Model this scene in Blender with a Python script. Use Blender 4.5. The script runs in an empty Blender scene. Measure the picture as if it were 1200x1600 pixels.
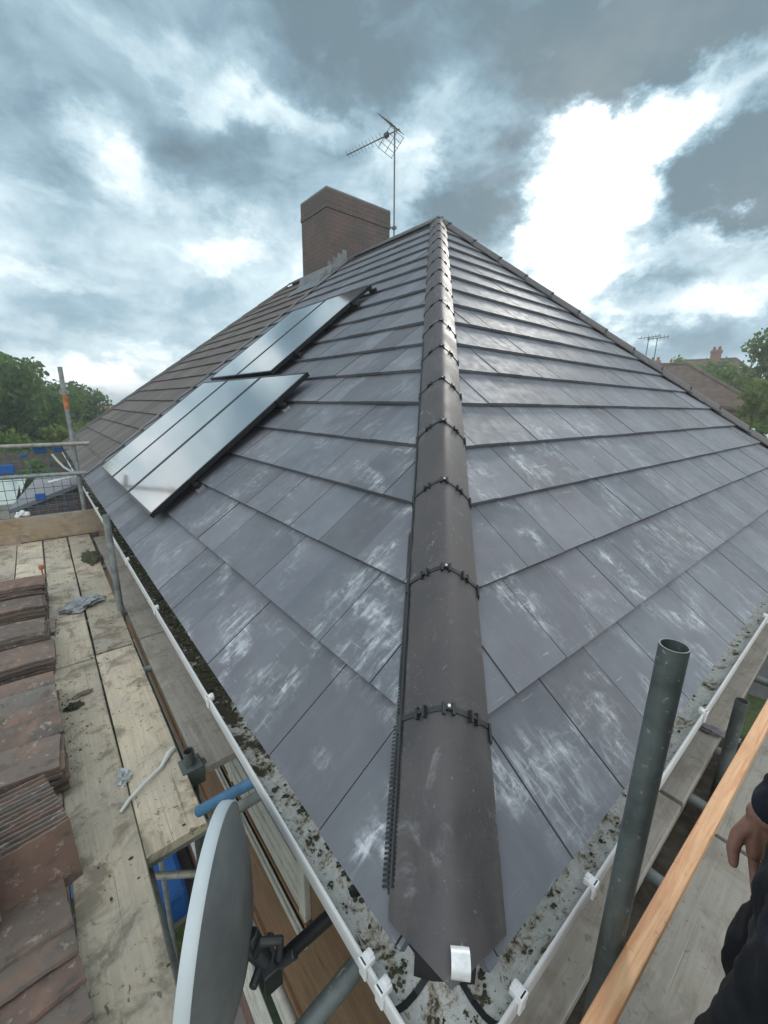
import bpy, bmesh, math, random
from math import sin, cos, tan, pi, radians as R, sqrt, exp
from mathutils import Vector, Matrix, noise
rnd = random.Random(7)
scene = bpy.context.scene
COL = scene.collection

# ------------------------------------------------------------------ camera
F, PITCH, ROLL, YAW = 646.249, R(14.5567), R(0.89), R(50.301)
CAM = Vector((-0.43176, -0.31074, 1.09465))
fw = Vector((cos(YAW)*cos(PITCH), sin(YAW)*cos(PITCH), -sin(PITCH)))
rt = Vector((sin(YAW), -cos(YAW), 0)); up = rt.cross(fw)
r2 = cos(ROLL)*rt+sin(ROLL)*up; u2 = -sin(ROLL)*rt+cos(ROLL)*up
cd = bpy.data.cameras.new('camera'); cam = bpy.data.objects.new('camera', cd); COL.objects.link(cam)
cam.matrix_world = Matrix(((r2.x, u2.x, -fw.x, CAM.x), (r2.y, u2.y, -fw.y, CAM.y), (r2.z, u2.z, -fw.z, CAM.z), (0, 0, 0, 1)))
cd.sensor_fit = 'VERTICAL'; cd.sensor_height = 24; cd.lens = 24*F/1600
cd.clip_start = 0.02; cd.clip_end = 2000
scene.camera = cam

# ------------------------------------------------------------------ light, sky, exposure
SUN_AZ, SUN_EL = 26.0, 25.0
sl = bpy.data.lights.new('sun', 'SUN'); sl.energy = 1.3; sl.angle = R(11); sl.color = (1, .95, .87)
so = bpy.data.objects.new('sun', sl); COL.objects.link(so)
sd = Vector((cos(R(SUN_AZ))*cos(R(SUN_EL)), sin(R(SUN_AZ))*cos(R(SUN_EL)), sin(R(SUN_EL))))
so.rotation_euler = sd.to_track_quat('Z', 'Y').to_euler(); so.location = sd*60
scene.view_settings.view_transform = 'Standard'; scene.view_settings.look = 'None'
scene.view_settings.exposure = 0.40; scene.view_settings.gamma = 1

world = bpy.data.worlds.new('World'); scene.world = world; world.use_nodes = True
def build_sky():
    nt = world.node_tree; N = nt.nodes; Lk = nt.links; N.clear()
    def nd(t, **k):
        n = N.new(t)
        for a, b in k.items(): setattr(n, a, b)
        return n
    def mth(op, a, b=None, c=None, clamp=False):
        n = nd('ShaderNodeMath', operation=op); n.use_clamp = clamp
        for i, v in enumerate((a, b, c)):
            if v is None: continue
            if isinstance(v, (int, float)): n.inputs[i].default_value = v
            else: Lk.new(v, n.inputs[i])
        return n.outputs[0]
    def vm(op, a, b):
        n = nd('ShaderNodeVectorMath', operation=op)
        for i, v in enumerate((a, b)):
            if isinstance(v, (tuple, list)): n.inputs[i].default_value = v
            else: Lk.new(v, n.inputs[i])
        return n
    out = nd('ShaderNodeOutputWorld'); bg = nd('ShaderNodeBackground')
    sky = nd('ShaderNodeTexSky', sky_type='NISHITA'); sky.sun_disc = False
    sky.sun_elevation = R(SUN_EL); sky.sun_rotation = R(90-SUN_AZ); sky.altitude = 60; sky.dust_density = 2.0
    tc = nd('ShaderNodeTexCoord'); g = tc.outputs['Generated']
    sep = nd('ShaderNodeSeparateXYZ'); Lk.new(g, sep.inputs[0])
    az = mth('MULTIPLY', mth('ARCTAN2', sep.outputs[1], sep.outputs[0]), 180/pi)
    el = mth('MULTIPLY', mth('ARCSINE', sep.outputs[2]), 180/pi)
    # cloud-layer coordinates: the direction met with a flat layer overhead, so clouds flatten towards the horizon
    zz = mth('ADD', mth('MAXIMUM', sep.outputs[2], 0.0), 0.26)
    cx = mth('DIVIDE', sep.outputs[0], zz); cy = mth('DIVIDE', sep.outputs[1], zz)
    cl = nd('ShaderNodeCombineXYZ'); Lk.new(cx, cl.inputs[0]); Lk.new(cy, cl.inputs[1])
    def noi(vec, sc, det, rough=.55, dist=0.0):
        n = nd('ShaderNodeTexNoise', noise_dimensions='3D'); n.inputs['Scale'].default_value = sc
        n.inputs['Detail'].default_value = det; n.inputs['Roughness'].default_value = rough
        n.inputs['Distortion'].default_value = dist; Lk.new(vec, n.inputs['Vector']); return n
    w1 = noi(vm('MULTIPLY', g, (1, 1, 1.5)).outputs[0], 4.5, 6, .6); w2 = noi(vm('MULTIPLY', g, (1, 1, 1.5)).outputs[0], 15.0, 6, .62)
    ws = vm('MULTIPLY', vm('SUBTRACT', w1.outputs['Color'], (.5, .5, .5)).outputs[0], (14, 10, 0))
    ws2 = vm('MULTIPLY', vm('SUBTRACT', w2.outputs['Color'], (.5, .5, .5)).outputs[0], (7, 5.5, 0))
    pos = nd('ShaderNodeCombineXYZ'); Lk.new(az, pos.inputs[0]); Lk.new(el, pos.inputs[1])
    P = vm('ADD', vm('ADD', pos.outputs[0], ws.outputs[0]).outputs[0], ws2.outputs[0]).outputs[0]
    blobs = [(27.0,21.5,22,13,.19),(27.0,23.4,7.2,5.0,1.0),(27.6,19.6,6.6,4.2,.6),(20.0,24.6,4.6,1.8,.45),(28.8,17.2,5.1,3,.6),(31.3,28.2,3.6,1.3,.6),
        (80.4,23.1,4.2,2.9,.34),(59.7,28.9,8.5,1.6,.38),(71.5,30.9,4.4,2,.18),(63.4,31.1,4.1,1.7,.16),(44.4,28.5,5.8,2.8,.26),
        (21.1,10.7,13.5,1.4,.42),(82.9,2.3,9,1.8,.42),(87.6,12,5.6,.9,.2),(68.3,16.9,4.3,1.5,.22),(56.7,34.8,4.2,1.5,-.1),
        (47.9,24.3,2.3,3.2,.26),(14.9,16.2,3.1,.7,.3),(26,13.6,4.6,1.3,.4),(34.3,20.3,1.7,3.4,.2),(77.5,6.2,7.9,1,.12),(87.5,18.4,2.4,.7,.12),
        (39.9,33.6,27,5.0,-.5),(26.7,30.6,10.2,2,-.22),(87,23.4,5.7,5.7,-.26),(81.9,28,6.3,2.8,-.12),(69.4,24.1,8,3.2,-.34),
        (38.5,23.2,8.4,4.6,-.55),(37.2,27.4,4.2,1.4,-.2),(14.2,21.0,6.4,4.2,-.95),(12.6,19.1,3.3,2.9,-.4),(19.5,11.7,3.6,1.8,-.4),(54.3,27.5,5.2,1.9,-.2),
        (76.9,11.8,14.1,1.7,-.12),(86.1,8,8.1,1.6,-.16),(15.9,6.9,7.9,1.6,-.25),(29.5,26.9,2.2,.9,-.5),(41.6,20.2,4.5,3,-.25),
        (15.6,28.5,4.3,2.7,.12),(58.5,23.4,4.5,1.6,-.12),(28.1,14.8,1.8,1.2,-.35),(30.8,20,2.1,1.5,-.35),(63,20.8,6.6,2.1,-.1),(112,12,16,12,.5),(-20,24,24,16,.6),(14,31.5,11,3.2,-.6),(20,33.5,14,2.5,-.4),(76,14,22,9,.16),(75,4,22,4,.1)]  # wide bright blobs out of view to either side are added fill
    acc = None
    for a, e, ra, re, w in blobs:
        d = vm('SUBTRACT', P, (a, e, 0)).outputs[0]
        d = vm('MULTIPLY', d, (1/(ra*1.35), 1/(re*1.35), 0)).outputs[0]
        ln = nd('ShaderNodeVectorMath', operation='LENGTH'); Lk.new(d, ln.inputs[0])
        mr = nd('ShaderNodeMapRange', interpolation_type='SMOOTHSTEP'); Lk.new(ln.outputs['Value'], mr.inputs[0])
        mr.inputs[1].default_value = 1.25; mr.inputs[2].default_value = .25; mr.inputs[3].default_value = 0; mr.inputs[4].default_value = w
        acc = mr.outputs[0] if acc is None else mth('ADD', acc, mr.outputs[0])
    f1 = noi(cl.outputs[0], 2.0, 9, .62, .3); gs = vm('MULTIPLY', g, (1, 1, 1.7)).outputs[0]; f2 = noi(gs, 7.5, 8, .6, .35)
    fn = mth('ADD', mth('MULTIPLY', mth('SUBTRACT', f1.outputs['Fac'], .5), .35), mth('MULTIPLY', mth('SUBTRACT', f2.outputs['Fac'], .5), .95))
    # unseen sky behind and above the viewer brightened, added as fill light
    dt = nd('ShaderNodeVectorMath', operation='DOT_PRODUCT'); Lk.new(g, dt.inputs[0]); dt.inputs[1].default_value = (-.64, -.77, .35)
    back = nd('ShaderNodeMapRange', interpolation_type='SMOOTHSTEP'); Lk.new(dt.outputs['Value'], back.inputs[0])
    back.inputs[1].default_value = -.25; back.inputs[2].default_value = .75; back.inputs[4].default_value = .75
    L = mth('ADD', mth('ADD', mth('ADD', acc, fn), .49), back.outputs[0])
    cr = nd('ShaderNodeValToRGB'); Lk.new(L, cr.inputs[0]); ce = cr.color_ramp
    ce.elements[0].position = 0; ce.elements[0].color = (.14, .205, .245, 1)
    ce.elements[1].position = 1; ce.elements[1].color = (1.0, 1.04, 1.06, 1)
    for p_, c_ in ((.22, (.195, .295, .365, 1)), (.48, (.32, .45, .53, 1)), (.74, (.565, .695, .755, 1))):
        q = ce.elements.new(p_); q.color = c_
    hot = mth('POWER', mth('MAXIMUM', mth('SUBTRACT', mth('SUBTRACT', L, back.outputs[0]), .92), 0), 1.3)
    hotc = vm('SCALE', (2.1, 2.08, 2.04), (0, 0, 0)); Lk.new(hot, hotc.inputs['Scale'])
    cloud = vm('ADD', cr.outputs[0], hotc.outputs[0]).outputs[0]
    # a little of the clear sky shows through the thin parts
    skys = vm('SCALE', (0, 0, 0), (0, 0, 0)); Lk.new(sky.outputs[0], skys.inputs[0]); skys.inputs['Scale'].default_value = .08
    thin = nd('ShaderNodeMapRange', interpolation_type='SMOOTHSTEP'); Lk.new(w1.outputs['Fac'], thin.inputs[0])
    thin.inputs[1].default_value = .45; thin.inputs[2].default_value = .75; thin.inputs[3].default_value = .0; thin.inputs[4].default_value = .03
    mx = nd('ShaderNodeMix', data_type='RGBA'); Lk.new(thin.outputs[0], mx.inputs[0]); Lk.new(cloud, mx.inputs[6]); Lk.new(skys.outputs[0], mx.inputs[7])
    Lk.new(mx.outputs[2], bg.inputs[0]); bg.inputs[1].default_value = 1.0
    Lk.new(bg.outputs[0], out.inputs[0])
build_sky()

# ------------------------------------------------------------------ materials
class NT:
    """small helper round one material's node tree"""
    def __init__(s, name):
        s.m = bpy.data.materials.new(name); s.m.use_nodes = True
        s.t = s.m.node_tree; s.N = s.t.nodes; s.L = s.t.links
        s.b = s.N['Principled BSDF']; s.tc = None
    def node(s, t, ins=None, **k):
        n = s.N.new(t)
        for a, b in k.items(): setattr(n, a, b)
        for a, v in (ins or {}).items():
            if isinstance(v, bpy.types.NodeSocket): s.L.new(v, n.inputs[a])
            else: n.inputs[a].default_value = v
        return n
    def coord(s, kind='Object', scale=(1, 1, 1), rot=(0, 0, 0)):
        if kind == 'UV': src = s.node('ShaderNodeUVMap').outputs[0]
        else: src = s.node('ShaderNodeTexCoord').outputs[kind]
        return s.node('ShaderNodeMapping', {0: src, 2: rot, 3: scale}).outputs[0]
    def noise(s, vec, scale, det=4, rough=.55, dist=0):
        return s.node('ShaderNodeTexNoise', {'Vector': vec, 'Scale': scale, 'Detail': det, 'Roughness': rough, 'Distortion': dist}).outputs['Fac']
    def ramp(s, f, a, b, lo=0.0, hi=1.0):
        return s.node('ShaderNodeMapRange', {0: f, 1: a, 2: b, 3: lo, 4: hi}, interpolation_type='SMOOTHSTEP').outputs[0]
    def mix(s, f, a, b, mode='MIX'):
        n = s.node('ShaderNodeMix', data_type='RGBA', blend_type=mode)
        for i, v in ((0, f), (6, a), (7, b)):
            if isinstance(v, bpy.types.NodeSocket): s.L.new(v, n.inputs[i])
            else: n.inputs[i].default_value = (tuple(v)+(1,))[:4] if isinstance(v, (tuple, list)) else v
        return n.outputs[2]
    def math(s, op, a, b=0.0, c=0.0):
        n = s.node('ShaderNodeMath', operation=op)
        for i, v in enumerate((a, b, c)):
            if isinstance(v, bpy.types.NodeSocket): s.L.new(v, n.inputs[i])
            else: n.inputs[i].default_value = v
        return n.outputs[0]
    def attr(s, name): return s.node('ShaderNodeAttribute', attribute_name=name)
    def rand(s): return s.node('ShaderNodeObjectInfo').outputs['Random']
    def col(s, c): s._set('Base Color', c)
    def rough(s, v): s._set('Roughness', v)
    def _set(s, k, v):
        if isinstance(v, bpy.types.NodeSocket): s.L.new(v, s.b.inputs[k])
        else: s.b.inputs[k].default_value = (tuple(v)+(1,))[:4] if isinstance(v, (tuple, list)) else v
    def bump(s, h, strength=.3, dist=.01):
        n = s.node('ShaderNodeBump', {'Height': h, 'Strength': strength, 'Distance': dist}); s.L.new(n.outputs[0], s.b.inputs['Normal'])

def simple(name, c, rough=.6, metal=0.0, var=.12, scale=8, bump=0.0, spec=.5):
    t = NT(name); v = t.coord('Object')
    n = t.noise(v, scale, 5, .6)
    dark = tuple(x*(1-var) for x in c); lite = tuple(min(1, x*(1+var)) for x in c)
    t.col(t.mix(t.ramp(n, .3, .7), dark, lite)); t.rough(rough); t._set('Metallic', metal); t._set('Specular IOR Level', spec)
    if bump: t.bump(t.noise(v, scale*4, 4), bump, .004)
    return t.m
M = {}
def mat_slate():
    t = NT('slate_tile'); uv = t.coord('UV'); a = t.attr('tint'); sep = t.node('ShaderNodeSeparateColor', {0: a.outputs['Color']})
    r_, chalk, hue = sep.outputs[0], sep.outputs[1], sep.outputs[2]
    base = t.mix(hue, (.120, .137, .163), (.136, .137, .158))
    base = t.mix(t.ramp(t.noise(uv, 2.6, 5, .6), .35, .7), base, (.155, .168, .190))
    base = t.mix(t.ramp(t.noise(t.coord('UV', (9, 1.5, 1)), 3, 5, .65), .45, .8, 0, .16), base, (.26, .27, .285))
    br = t.math('ADD', t.math('MULTIPLY', r_, .34), .83)
    base = t.mix(1.0, base, t.node('ShaderNodeCombineColor', {0: br, 1: br, 2: br}).outputs[0], 'MULTIPLY')
    # chalky handling scuffs: patches broken into brushed strokes
    patch = t.ramp(t.noise(uv, 3.0, 4, .55, .6), .47, .66)
    st = t.noise(t.coord('UV', (34, 8, 1), (0, 0, .5)), 1.0, 5, .7, .8)
    st2 = t.noise(t.coord('UV', (15, 38, 1), (0, 0, -.6)), 1.0, 5, .7, .6)
    strokes = t.math('ADD', t.ramp(st, .46, .70, 0, .75), t.ramp(st2, .50, .74, 0, .5))
    soft = t.ramp(t.noise(uv, 9, 6, .7, .5), .45, .70, 0, .38)
    m = t.math('MULTIPLY', t.math('MULTIPLY', patch, t.math('ADD', strokes, soft)), chalk)
    fine = t.math('MULTIPLY', t.ramp(t.noise(t.coord('UV', (5, 60, 1), (0, 0, .7)), 1.0, 4, .7, .6), .62, .74, 0, .55), t.math('MULTIPLY', chalk, t.ramp(t.noise(uv, 2.2, 2), .45, .6)))
    m = t.math('MINIMUM', t.math('MULTIPLY', t.math('ADD', m, fine), 1.25), .82)
    t.col(t.mix(m, base, (.56, .60, .63)))
    t.rough(t.math('ADD', t.ramp(t.noise(uv, 14, 4), .3, .7, .56, .70), t.math('MULTIPLY', m, .3)))
    t._set('Specular IOR Level', .45)
    t.bump(t.noise(t.coord('UV', (1, 1, 1)), 60, 5, .6), .10, .004)
    return t.m
def mat_hip():
    t = NT('hip_tile_concrete'); v = t.coord('Object')
    n = t.noise(v, 5, 5, .6, .3); r_ = t.rand()
    c = t.mix(t.ramp(n, .3, .7), (.046, .048, .054), (.100, .095, .098))
    c = t.mix(t.math('MULTIPLY', r_, .6), c, (.082, .068, .066))
    c = t.mix(t.ramp(t.noise(t.coord('Object', (3, 3, 3)), 2.2, 5, .7, 1), .56, .74, 0, .5), c, (.30, .30, .31))
    sc_ = t.noise(t.coord('Object', (16, 16, 5), (.5, -.5, .78)), 1.6, 5, .75, 1.2)
    c = t.mix(t.math('MULTIPLY', t.ramp(sc_, .60, .70, 0, .7), t.ramp(t.noise(v, 1.7, 3), .5, .62)), c, (.42, .43, .44))
    c = t.mix(t.ramp(t.noise(v, 70, 4, .7), .63, .74, 0, .5), c, (.33, .33, .33)); c = t.mix(t.ramp(t.noise(v, 9, 6, .75, .6), .54, .70, 0, .55), c, (.048, .046, .047))
    t.col(c); t.rough(t.ramp(n, .3, .7, .50, .66)); t.bump(t.math('ADD', t.noise(v, 90, 5, .7), t.math('MULTIPLY', t.noise(v, 12, 4), .6)), .3, .004); return t.m
def mat_brown_tile():
    t = NT('brown_pantile'); uv = t.coord('UV'); a = t.attr('tint'); sep = t.node('ShaderNodeSeparateColor', {0: a.outputs['Color']})
    c = t.mix(sep.outputs[2], (.088, .076, .071), (.118, .099, .090))
    c = t.mix(t.ramp(t.noise(uv, 60, 4, .7), .4, .7, 0, .6), c, (.19, .18, .16))
    br = t.math('ADD', t.math('MULTIPLY', sep.outputs[0], .4), .8)
    c = t.mix(1.0, c, t.node('ShaderNodeCombineColor', {0: br, 1: br, 2: br}).outputs[0], 'MULTIPLY')
    t.col(c); t.rough(.8); t.bump(t.noise(uv, 90, 4), .4, .006); return t.m
def mat_gutter():
    t = NT('dirty_white_gutter'); v = t.coord('Object')
    far = t.ramp(t.node('ShaderNodeSeparateXYZ', {0: v}).outputs[1], .35, 1.4)     # silted up further along this eave
    n = t.noise(v, 17, 7, .68, .4); n2 = t.noise(v, 58, 6, .65, .3); n3 = t.noise(v, 5, 3)
    c = t.mix(t.ramp(n2, .3, .7), (.50, .53, .51), (.66, .69, .68))
    th = t.math('ADD', n, t.math('MULTIPLY', t.math('SUBTRACT', n2, .5), .55))
    th = t.math('ADD', th, t.math('MULTIPLY', far, .2))
    c = t.mix(t.ramp(th, .50, .60, 0, .8), c, (.27, .23, .155))
    c = t.mix(t.ramp(th, .60, .645), c, (.060, .055, .038))
    c = t.mix(t.ramp(t.noise(v, 95, 3), .62, .68, 0, .8), c, (.06, .06, .045))
    t.col(c); t.rough(.75); t.bump(th, .6, .01); return t.m
def mat_board(name='scaffold_board_wood', a=(.50, .425, .315), b=(.63, .55, .42), dirt=1.0):
    t = NT(name); v = t.coord('Object'); r_ = t.rand()
    off = t.node('ShaderNodeCombineXYZ', {0: t.math('MULTIPLY', r_, 37), 1: t.math('MULTIPLY', r_, 91)}).outputs[0]
    vo = t.node('ShaderNodeVectorMath', {0: v, 1: off}, operation='ADD').outputs[0]
    mp = t.node('ShaderNodeMapping', {0: vo, 3: (1.1, 26, 26)}).outputs[0]
    g = t.noise(mp, 2.4, 6, .65, .9)
    c = t.mix(t.ramp(g, .32, .68), a, b)
    c = t.mix(t.ramp(t.noise(vo, 1.3, 6, .7, .8), .40, .66, 0, .6), c, (.36, .33, .27))
    c = t.mix(t.ramp(t.noise(vo, 7, 6, .75, .5), .50, .72, 0, .5), c, (.46, .44, .39))
    c = t.mix(t.ramp(g, .63, .78, 0, .45), c, tuple(x*.55 for x in a))
    c = t.mix(t.ramp(t.noise(vo, 2.3, 5, .65), .42, .74, 0, .55), c, (.33, .32, .29))
    sp = t.noise(vo, 34, 4, .6, .5); big = t.noise(vo, 3.1, 4, .65)
    c = t.mix(t.math('MULTIPLY', t.ramp(sp, .60, .67), t.ramp(big, .38, .60, .3*dirt, .95*dirt)), c, (.13, .115, .085))
    c = t.mix(t.ramp(t.noise(vo, 5.5, 5, .7, .6), .48, .64, 0, .75*dirt), c, (.175, .15, .11))
    crack = t.noise(t.node('ShaderNodeMapping', {0: vo, 3: (.8, 70, 70)}).outputs[0], 1.0, 2, .5, .5)
    c = t.mix(t.ramp(crack, .70, .73, 0, .55), c, (.12, .105, .08))
    br = t.math('ADD', t.math('MULTIPLY', r_, .3), .86)
    c = t.mix(1.0, c, t.node('ShaderNodeCombineColor', {0: br, 1: br, 2: br}).outputs[0], 'MULTIPLY')
    t.col(c); t.rough(.82); t.bump(t.math('SUBTRACT', g, t.ramp(crack, .68, .74)), .35, .004); return t.m
def mat_clay():
    t = NT('old_clay_tile'); v = t.coord('Object'); r_ = t.rand()
    off = t.node('ShaderNodeCombineXYZ', {0: t.math('MULTIPLY', r_, 53), 1: t.math('MULTIPLY', r_, 17)}).outputs[0]
    vo = t.node('ShaderNodeVectorMath', {0: v, 1: off}, operation='ADD').outputs[0]
    c = t.node('ShaderNodeValToRGB', {0: r_}); cr = c.color_ramp; cr.interpolation = 'LINEAR'
    cr.elements[0].color = (.19, .12, .095, 1); cr.elements[1].color = (.17, .16, .145, 1)
    for p_, q in ((.25, (.12, .10, .09, 1)), (.5, (.19, .14, .115, 1)), (.75, (.15, .135, .12, 1))): cr.elements.new(p_).color = q
    k = t.mix(t.ramp(t.noise(vo, 9, 5, .65, .4), .50, .68, 0, .6), c.outputs[0], (.27, .17, .125))
    k = t.mix(t.ramp(t.noise(vo, 13, 6, .7), .50, .66, 0, .8), k, (.085, .08, .068))
    k = t.mix(t.ramp(t.noise(vo, 22, 5, .7), .58, .66, 0, .7), k, (.36, .34, .30))
    k = t.mix(t.ramp(t.noise(vo, 4, 3), .55, .65, 0, .7), k, (.23, .155, .115))
    t.col(k); t.rough(.88); t.bump(t.noise(vo, 45, 5), .45, .005); return t.m
def mat_steel(name='galvanised_tube', c=(.27, .30, .30), rust=.35):
    t = NT(name); v = t.coord('Object'); n = t.noise(v, 14, 6, .65, .3)
    k = t.mix(t.ramp(n, .3, .7), tuple(x*.72 for x in c), tuple(x*1.2 for x in c))
    k = t.mix(t.ramp(t.noise(v, 6, 5, .65), .6, .72, 0, rust), k, (.22, .15, .10))
    k = t.mix(t.ramp(t.noise(v, 60, 3), .64, .72, 0, .6), k, (.45, .45, .42)); k = t.mix(t.ramp(t.noise(t.coord('Object', (8, 8, 1.5)), 3, 5, .7, .5), .52, .7, 0, .5), k, tuple(x*.5 for x in c))
    t.col(k); t._set('Metallic', .35); t.rough(t.ramp(n, .3, .7, .42, .62)); t.bump(n, .15, .003); return t.m
def mat_brick(name='brick', c1=(.20, .105, .08), c2=(.14, .085, .07), mortar=(.24, .22, .20), coord='Object', sooty=0):
    t = NT(name)
    geo = t.node('ShaderNodeNewGeometry'); pos = t.node('ShaderNodeTexCoord').outputs['Object']
    s = t.node('ShaderNodeSeparateXYZ', {0: pos}); nn = t.node('ShaderNodeSeparateXYZ', {0: geo.outputs['Normal']})
    ax = t.math('GREATER_THAN', t.math('ABSOLUTE', nn.outputs[0]), .7)
    u = t.node('ShaderNodeMix', {0: ax, 2: s.outputs[0], 3: s.outputs[1]}, data_type='FLOAT').outputs[0]
    w = t.node('ShaderNodeCombineXYZ', {0: u, 1: s.outputs[2]}).outputs[0]
    b = t.node('ShaderNodeTexBrick', {'Vector': w, 'Color1': c1+(1,), 'Color2': c2+(1,), 'Mortar': mortar+(1,), 'Scale': 1.0, 'Mortar Size': .006, 'Mortar Smooth': .2, 'Brick Width': .225, 'Row Height': .075})
    k = t.mix(t.ramp(t.noise(pos, 5, 6, .7), .4, .75, 0, .5), b.outputs['Color'], tuple(x*.55 for x in c2))
    if sooty: k = t.mix(t.ramp(t.noise(pos, 2.2, 6, .7), .35, .65, .25*sooty, .8*sooty), k, (.07, .07, .068))
    t.col(k); t.rough(.9); t.bump(t.math('SUBTRACT', t.noise(pos, 40, 4), b.outputs['Fac']), .5, .008); return t.m
def mat_leaf(name, dark, lite):
    t = NT(name); a = t.attr('tint'); sep = t.node('ShaderNodeSeparateColor', {0: a.outputs['Color']})
    t.col(t.mix(sep.outputs[0], dark, lite)); t.rough(.6)
    t._set('Specular IOR Level', .25)
    tr = t.node('ShaderNodeBsdfTranslucent', {0: tuple(x*1.1 for x in lite)+(1,)}); ms = t.node('ShaderNodeMixShader', {0: .45})
    t.L.new(t.b.outputs[0], ms.inputs[1]); t.L.new(tr.outputs[0], ms.inputs[2]); t.L.new(ms.outputs[0], t.N['Material Output'].inputs[0]); return t.m
def mat_ground():
    t = NT('lawn_ground'); v = t.coord('Object'); n = t.noise(v, .35, 6, .65); n2 = t.noise(v, 9, 5, .7)
    c = t.mix(t.ramp(n2, .3, .7), (.028, .055, .016), (.075, .115, .035))
    c = t.mix(t.ramp(n, .5, .68, 0, .6), c, (.10, .10, .05)); t.col(c); t.rough(.95); t.bump(n2, .5, .05); return t.m
def mat_wood(name, a, b, sc=(1.2, 22, 22)):
    t = NT(name); v = t.coord('Object', sc); g = t.noise(v, 2.2, 6, .65, 1.2); vv = t.coord('Object')
    c = t.mix(t.ramp(g, .3, .7), a, b)
    c = t.mix(t.ramp(t.noise(vv, 3.5, 4, .6), .4, .75, 0, .5), c, tuple(x*.8 for x in a))
    kn = t.node('ShaderNodeTexVoronoi', {'Vector': t.coord('Object', tuple(q*(2.2 if q < 5 else .45) for q in sc)), 'Scale': 1.0}).outputs['Distance']
    c = t.mix(t.ramp(kn, .16, .07, 0, .75), c, tuple(x*.45 for x in a)); c = t.mix(t.ramp(t.noise(vv, 28, 5, .7), .58, .72, 0, .5), c, tuple(x*.6 for x in a))
    t.col(c); t.rough(.7); t.bump(g, .25, .004); return t.m
def mat_pv():
    t = NT('solar_cells'); v = t.coord('Object'); s = t.node('ShaderNodeSeparateXYZ', {0: v})
    def line(x, pitch, w):
        f = t.math('FRACT', t.math('DIVIDE', x, pitch)); return t.math('LESS_THAN', f, w)
    g = t.math('MAXIMUM', line(s.outputs[0], .172, .018), line(s.outputs[1], .172, .018))
    fine = line(s.outputs[0], .0344, .05)
    c = t.mix(g, (.022, .023, .026), (.05, .052, .055)); c = t.mix(t.math('MULTIPLY', fine, .3), c, (.06, .065, .07))
    t.col(c); t.rough(t.ramp(t.noise(v, 2.0, 4), .3, .7, .10, .17)); t._set('IOR', 2.5); t._set('Specular IOR Level', .9)
    t._set('Coat IOR', 1.8); t._set('Coat Weight', 1.0); t._set('Coat Roughness', .09); return t.m
M['slate'] = mat_slate(); M['hip'] = mat_hip(); M['brown'] = mat_brown_tile(); M['gutter'] = mat_gutter()
M['board'] = mat_board(); M['grey_board'] = mat_board('grey_scaffold_board_wood', (.27, .255, .23), (.37, .35, .315), .6)
M['gap_dark_board'] = mat_board('gap_darkening_board', (.07, .055, .04), (.12, .095, .07), 1.0); M['clay'] = mat_clay(); M['steel'] = mat_steel(); M['dark_steel'] = mat_steel('dark_scaffold_tube', (.125, .15, .148), .15); M['rail_steel'] = mat_steel('weathered_rail_tube', (.33, .33, .29), .5)
M['brick'] = mat_brick(); M['chimney_brick'] = mat_brick('sooty_chimney_brick', (.17, .095, .08), (.12, .085, .075), (.17, .16, .155), sooty=.9)
M['far_brick'] = mat_brick('far_brick', (.26, .12, .08), (.19, .10, .075)); M['purple_brick'] = mat_brick('purple_brick', (.16, .115, .12), (.11, .09, .10), (.22, .20, .19))
M['white'] = simple('white_upvc', (.74, .76, .77), .35, var=.06, scale=6); M['offwhite'] = simple('aged_white_upvc', (.55, .55, .50), .5, var=.12, scale=9)
M['black_plastic'] = simple('black_plastic', (.022, .025, .028), .45, var=.2); M['under'] = simple('black_underlay', (.02, .02, .022), .9)
M['lead'] = simple('lead_flashing', (.15, .163, .175), .55, metal=.2, var=.25, scale=5, bump=.2)
M['alu'] = simple('anodised_aluminium', (.5, .52, .54), .35, metal=.8, var=.1); M['aerial'] = simple('dull_aerial_alloy', (.16, .15, .14), .7, var=.15); M['black_metal'] = simple('black_frame', (.02, .021, .024), .4, metal=.5)
M['zinc'] = simple('bright_zinc_strip', (.72, .74, .76), .4, metal=.25, var=.18, scale=30)
M['dish'] = simple('grey_dish_paint', (.15, .165, .165), .5, var=.28, scale=4); M['dish_rim'] = simple('pale_dish_rim', (.50, .56, .585), .5, var=.06)
M['blue'] = simple('blue_plastic', (.015, .10, .32), .5, var=.2, scale=3); M['blue_paint'] = simple('blue_painted_tube', (.05, .145, .26), .5, var=.2, scale=12)
M['blue_wire'] = simple('blue_green_wire', (.05, .17, .24), .5); M['orange'] = simple('orange_band_paint', (.42, .15, .06), .7, var=.3, scale=12)
M['timber'] = mat_wood('new_pine_timber', (.54, .25, .125), (.72, .46, .26)); M['toe'] = mat_board('toe_board_wood', (.26, .19, .115), (.36, .27, .17), .8)
M['brown_wood'] = mat_wood('brown_woodgrain', (.15, .085, .045), (.27, .165, .095), (22, 1.2, 22)); M['ground'] = mat_ground()
M['pv'] = mat_pv(); M['moss'] = simple('moss', (.055, .058, .03), .95, var=.5, scale=40, bump=.5); M['felt'] = simple('grey_roof_felt', (.20, .20, .215), .85, var=.15, scale=3)
M['glass'] = simple('dark_window_glass', (.02, .025, .028), .06, var=.1, spec=.8); M['cable'] = simple('white_cable', (.62, .64, .62), .5)
M['cloth'] = simple('dark_work_fleece', (.020, .022, .031), .9, var=.35, scale=18, bump=.3, spec=.2); M['trouser'] = simple('black_work_trouser', (.011, .012, .015), .92, var=.3, scale=14, bump=.25, spec=.2)
M['skin'] = simple('skin', (.27, .145, .11), .55, var=.16, scale=22, bump=.12); M['hair'] = simple('brown_hair', (.03, .02, .014), .7); M['boot'] = simple('tan_boot', (.16, .10, .05), .8)
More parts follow.
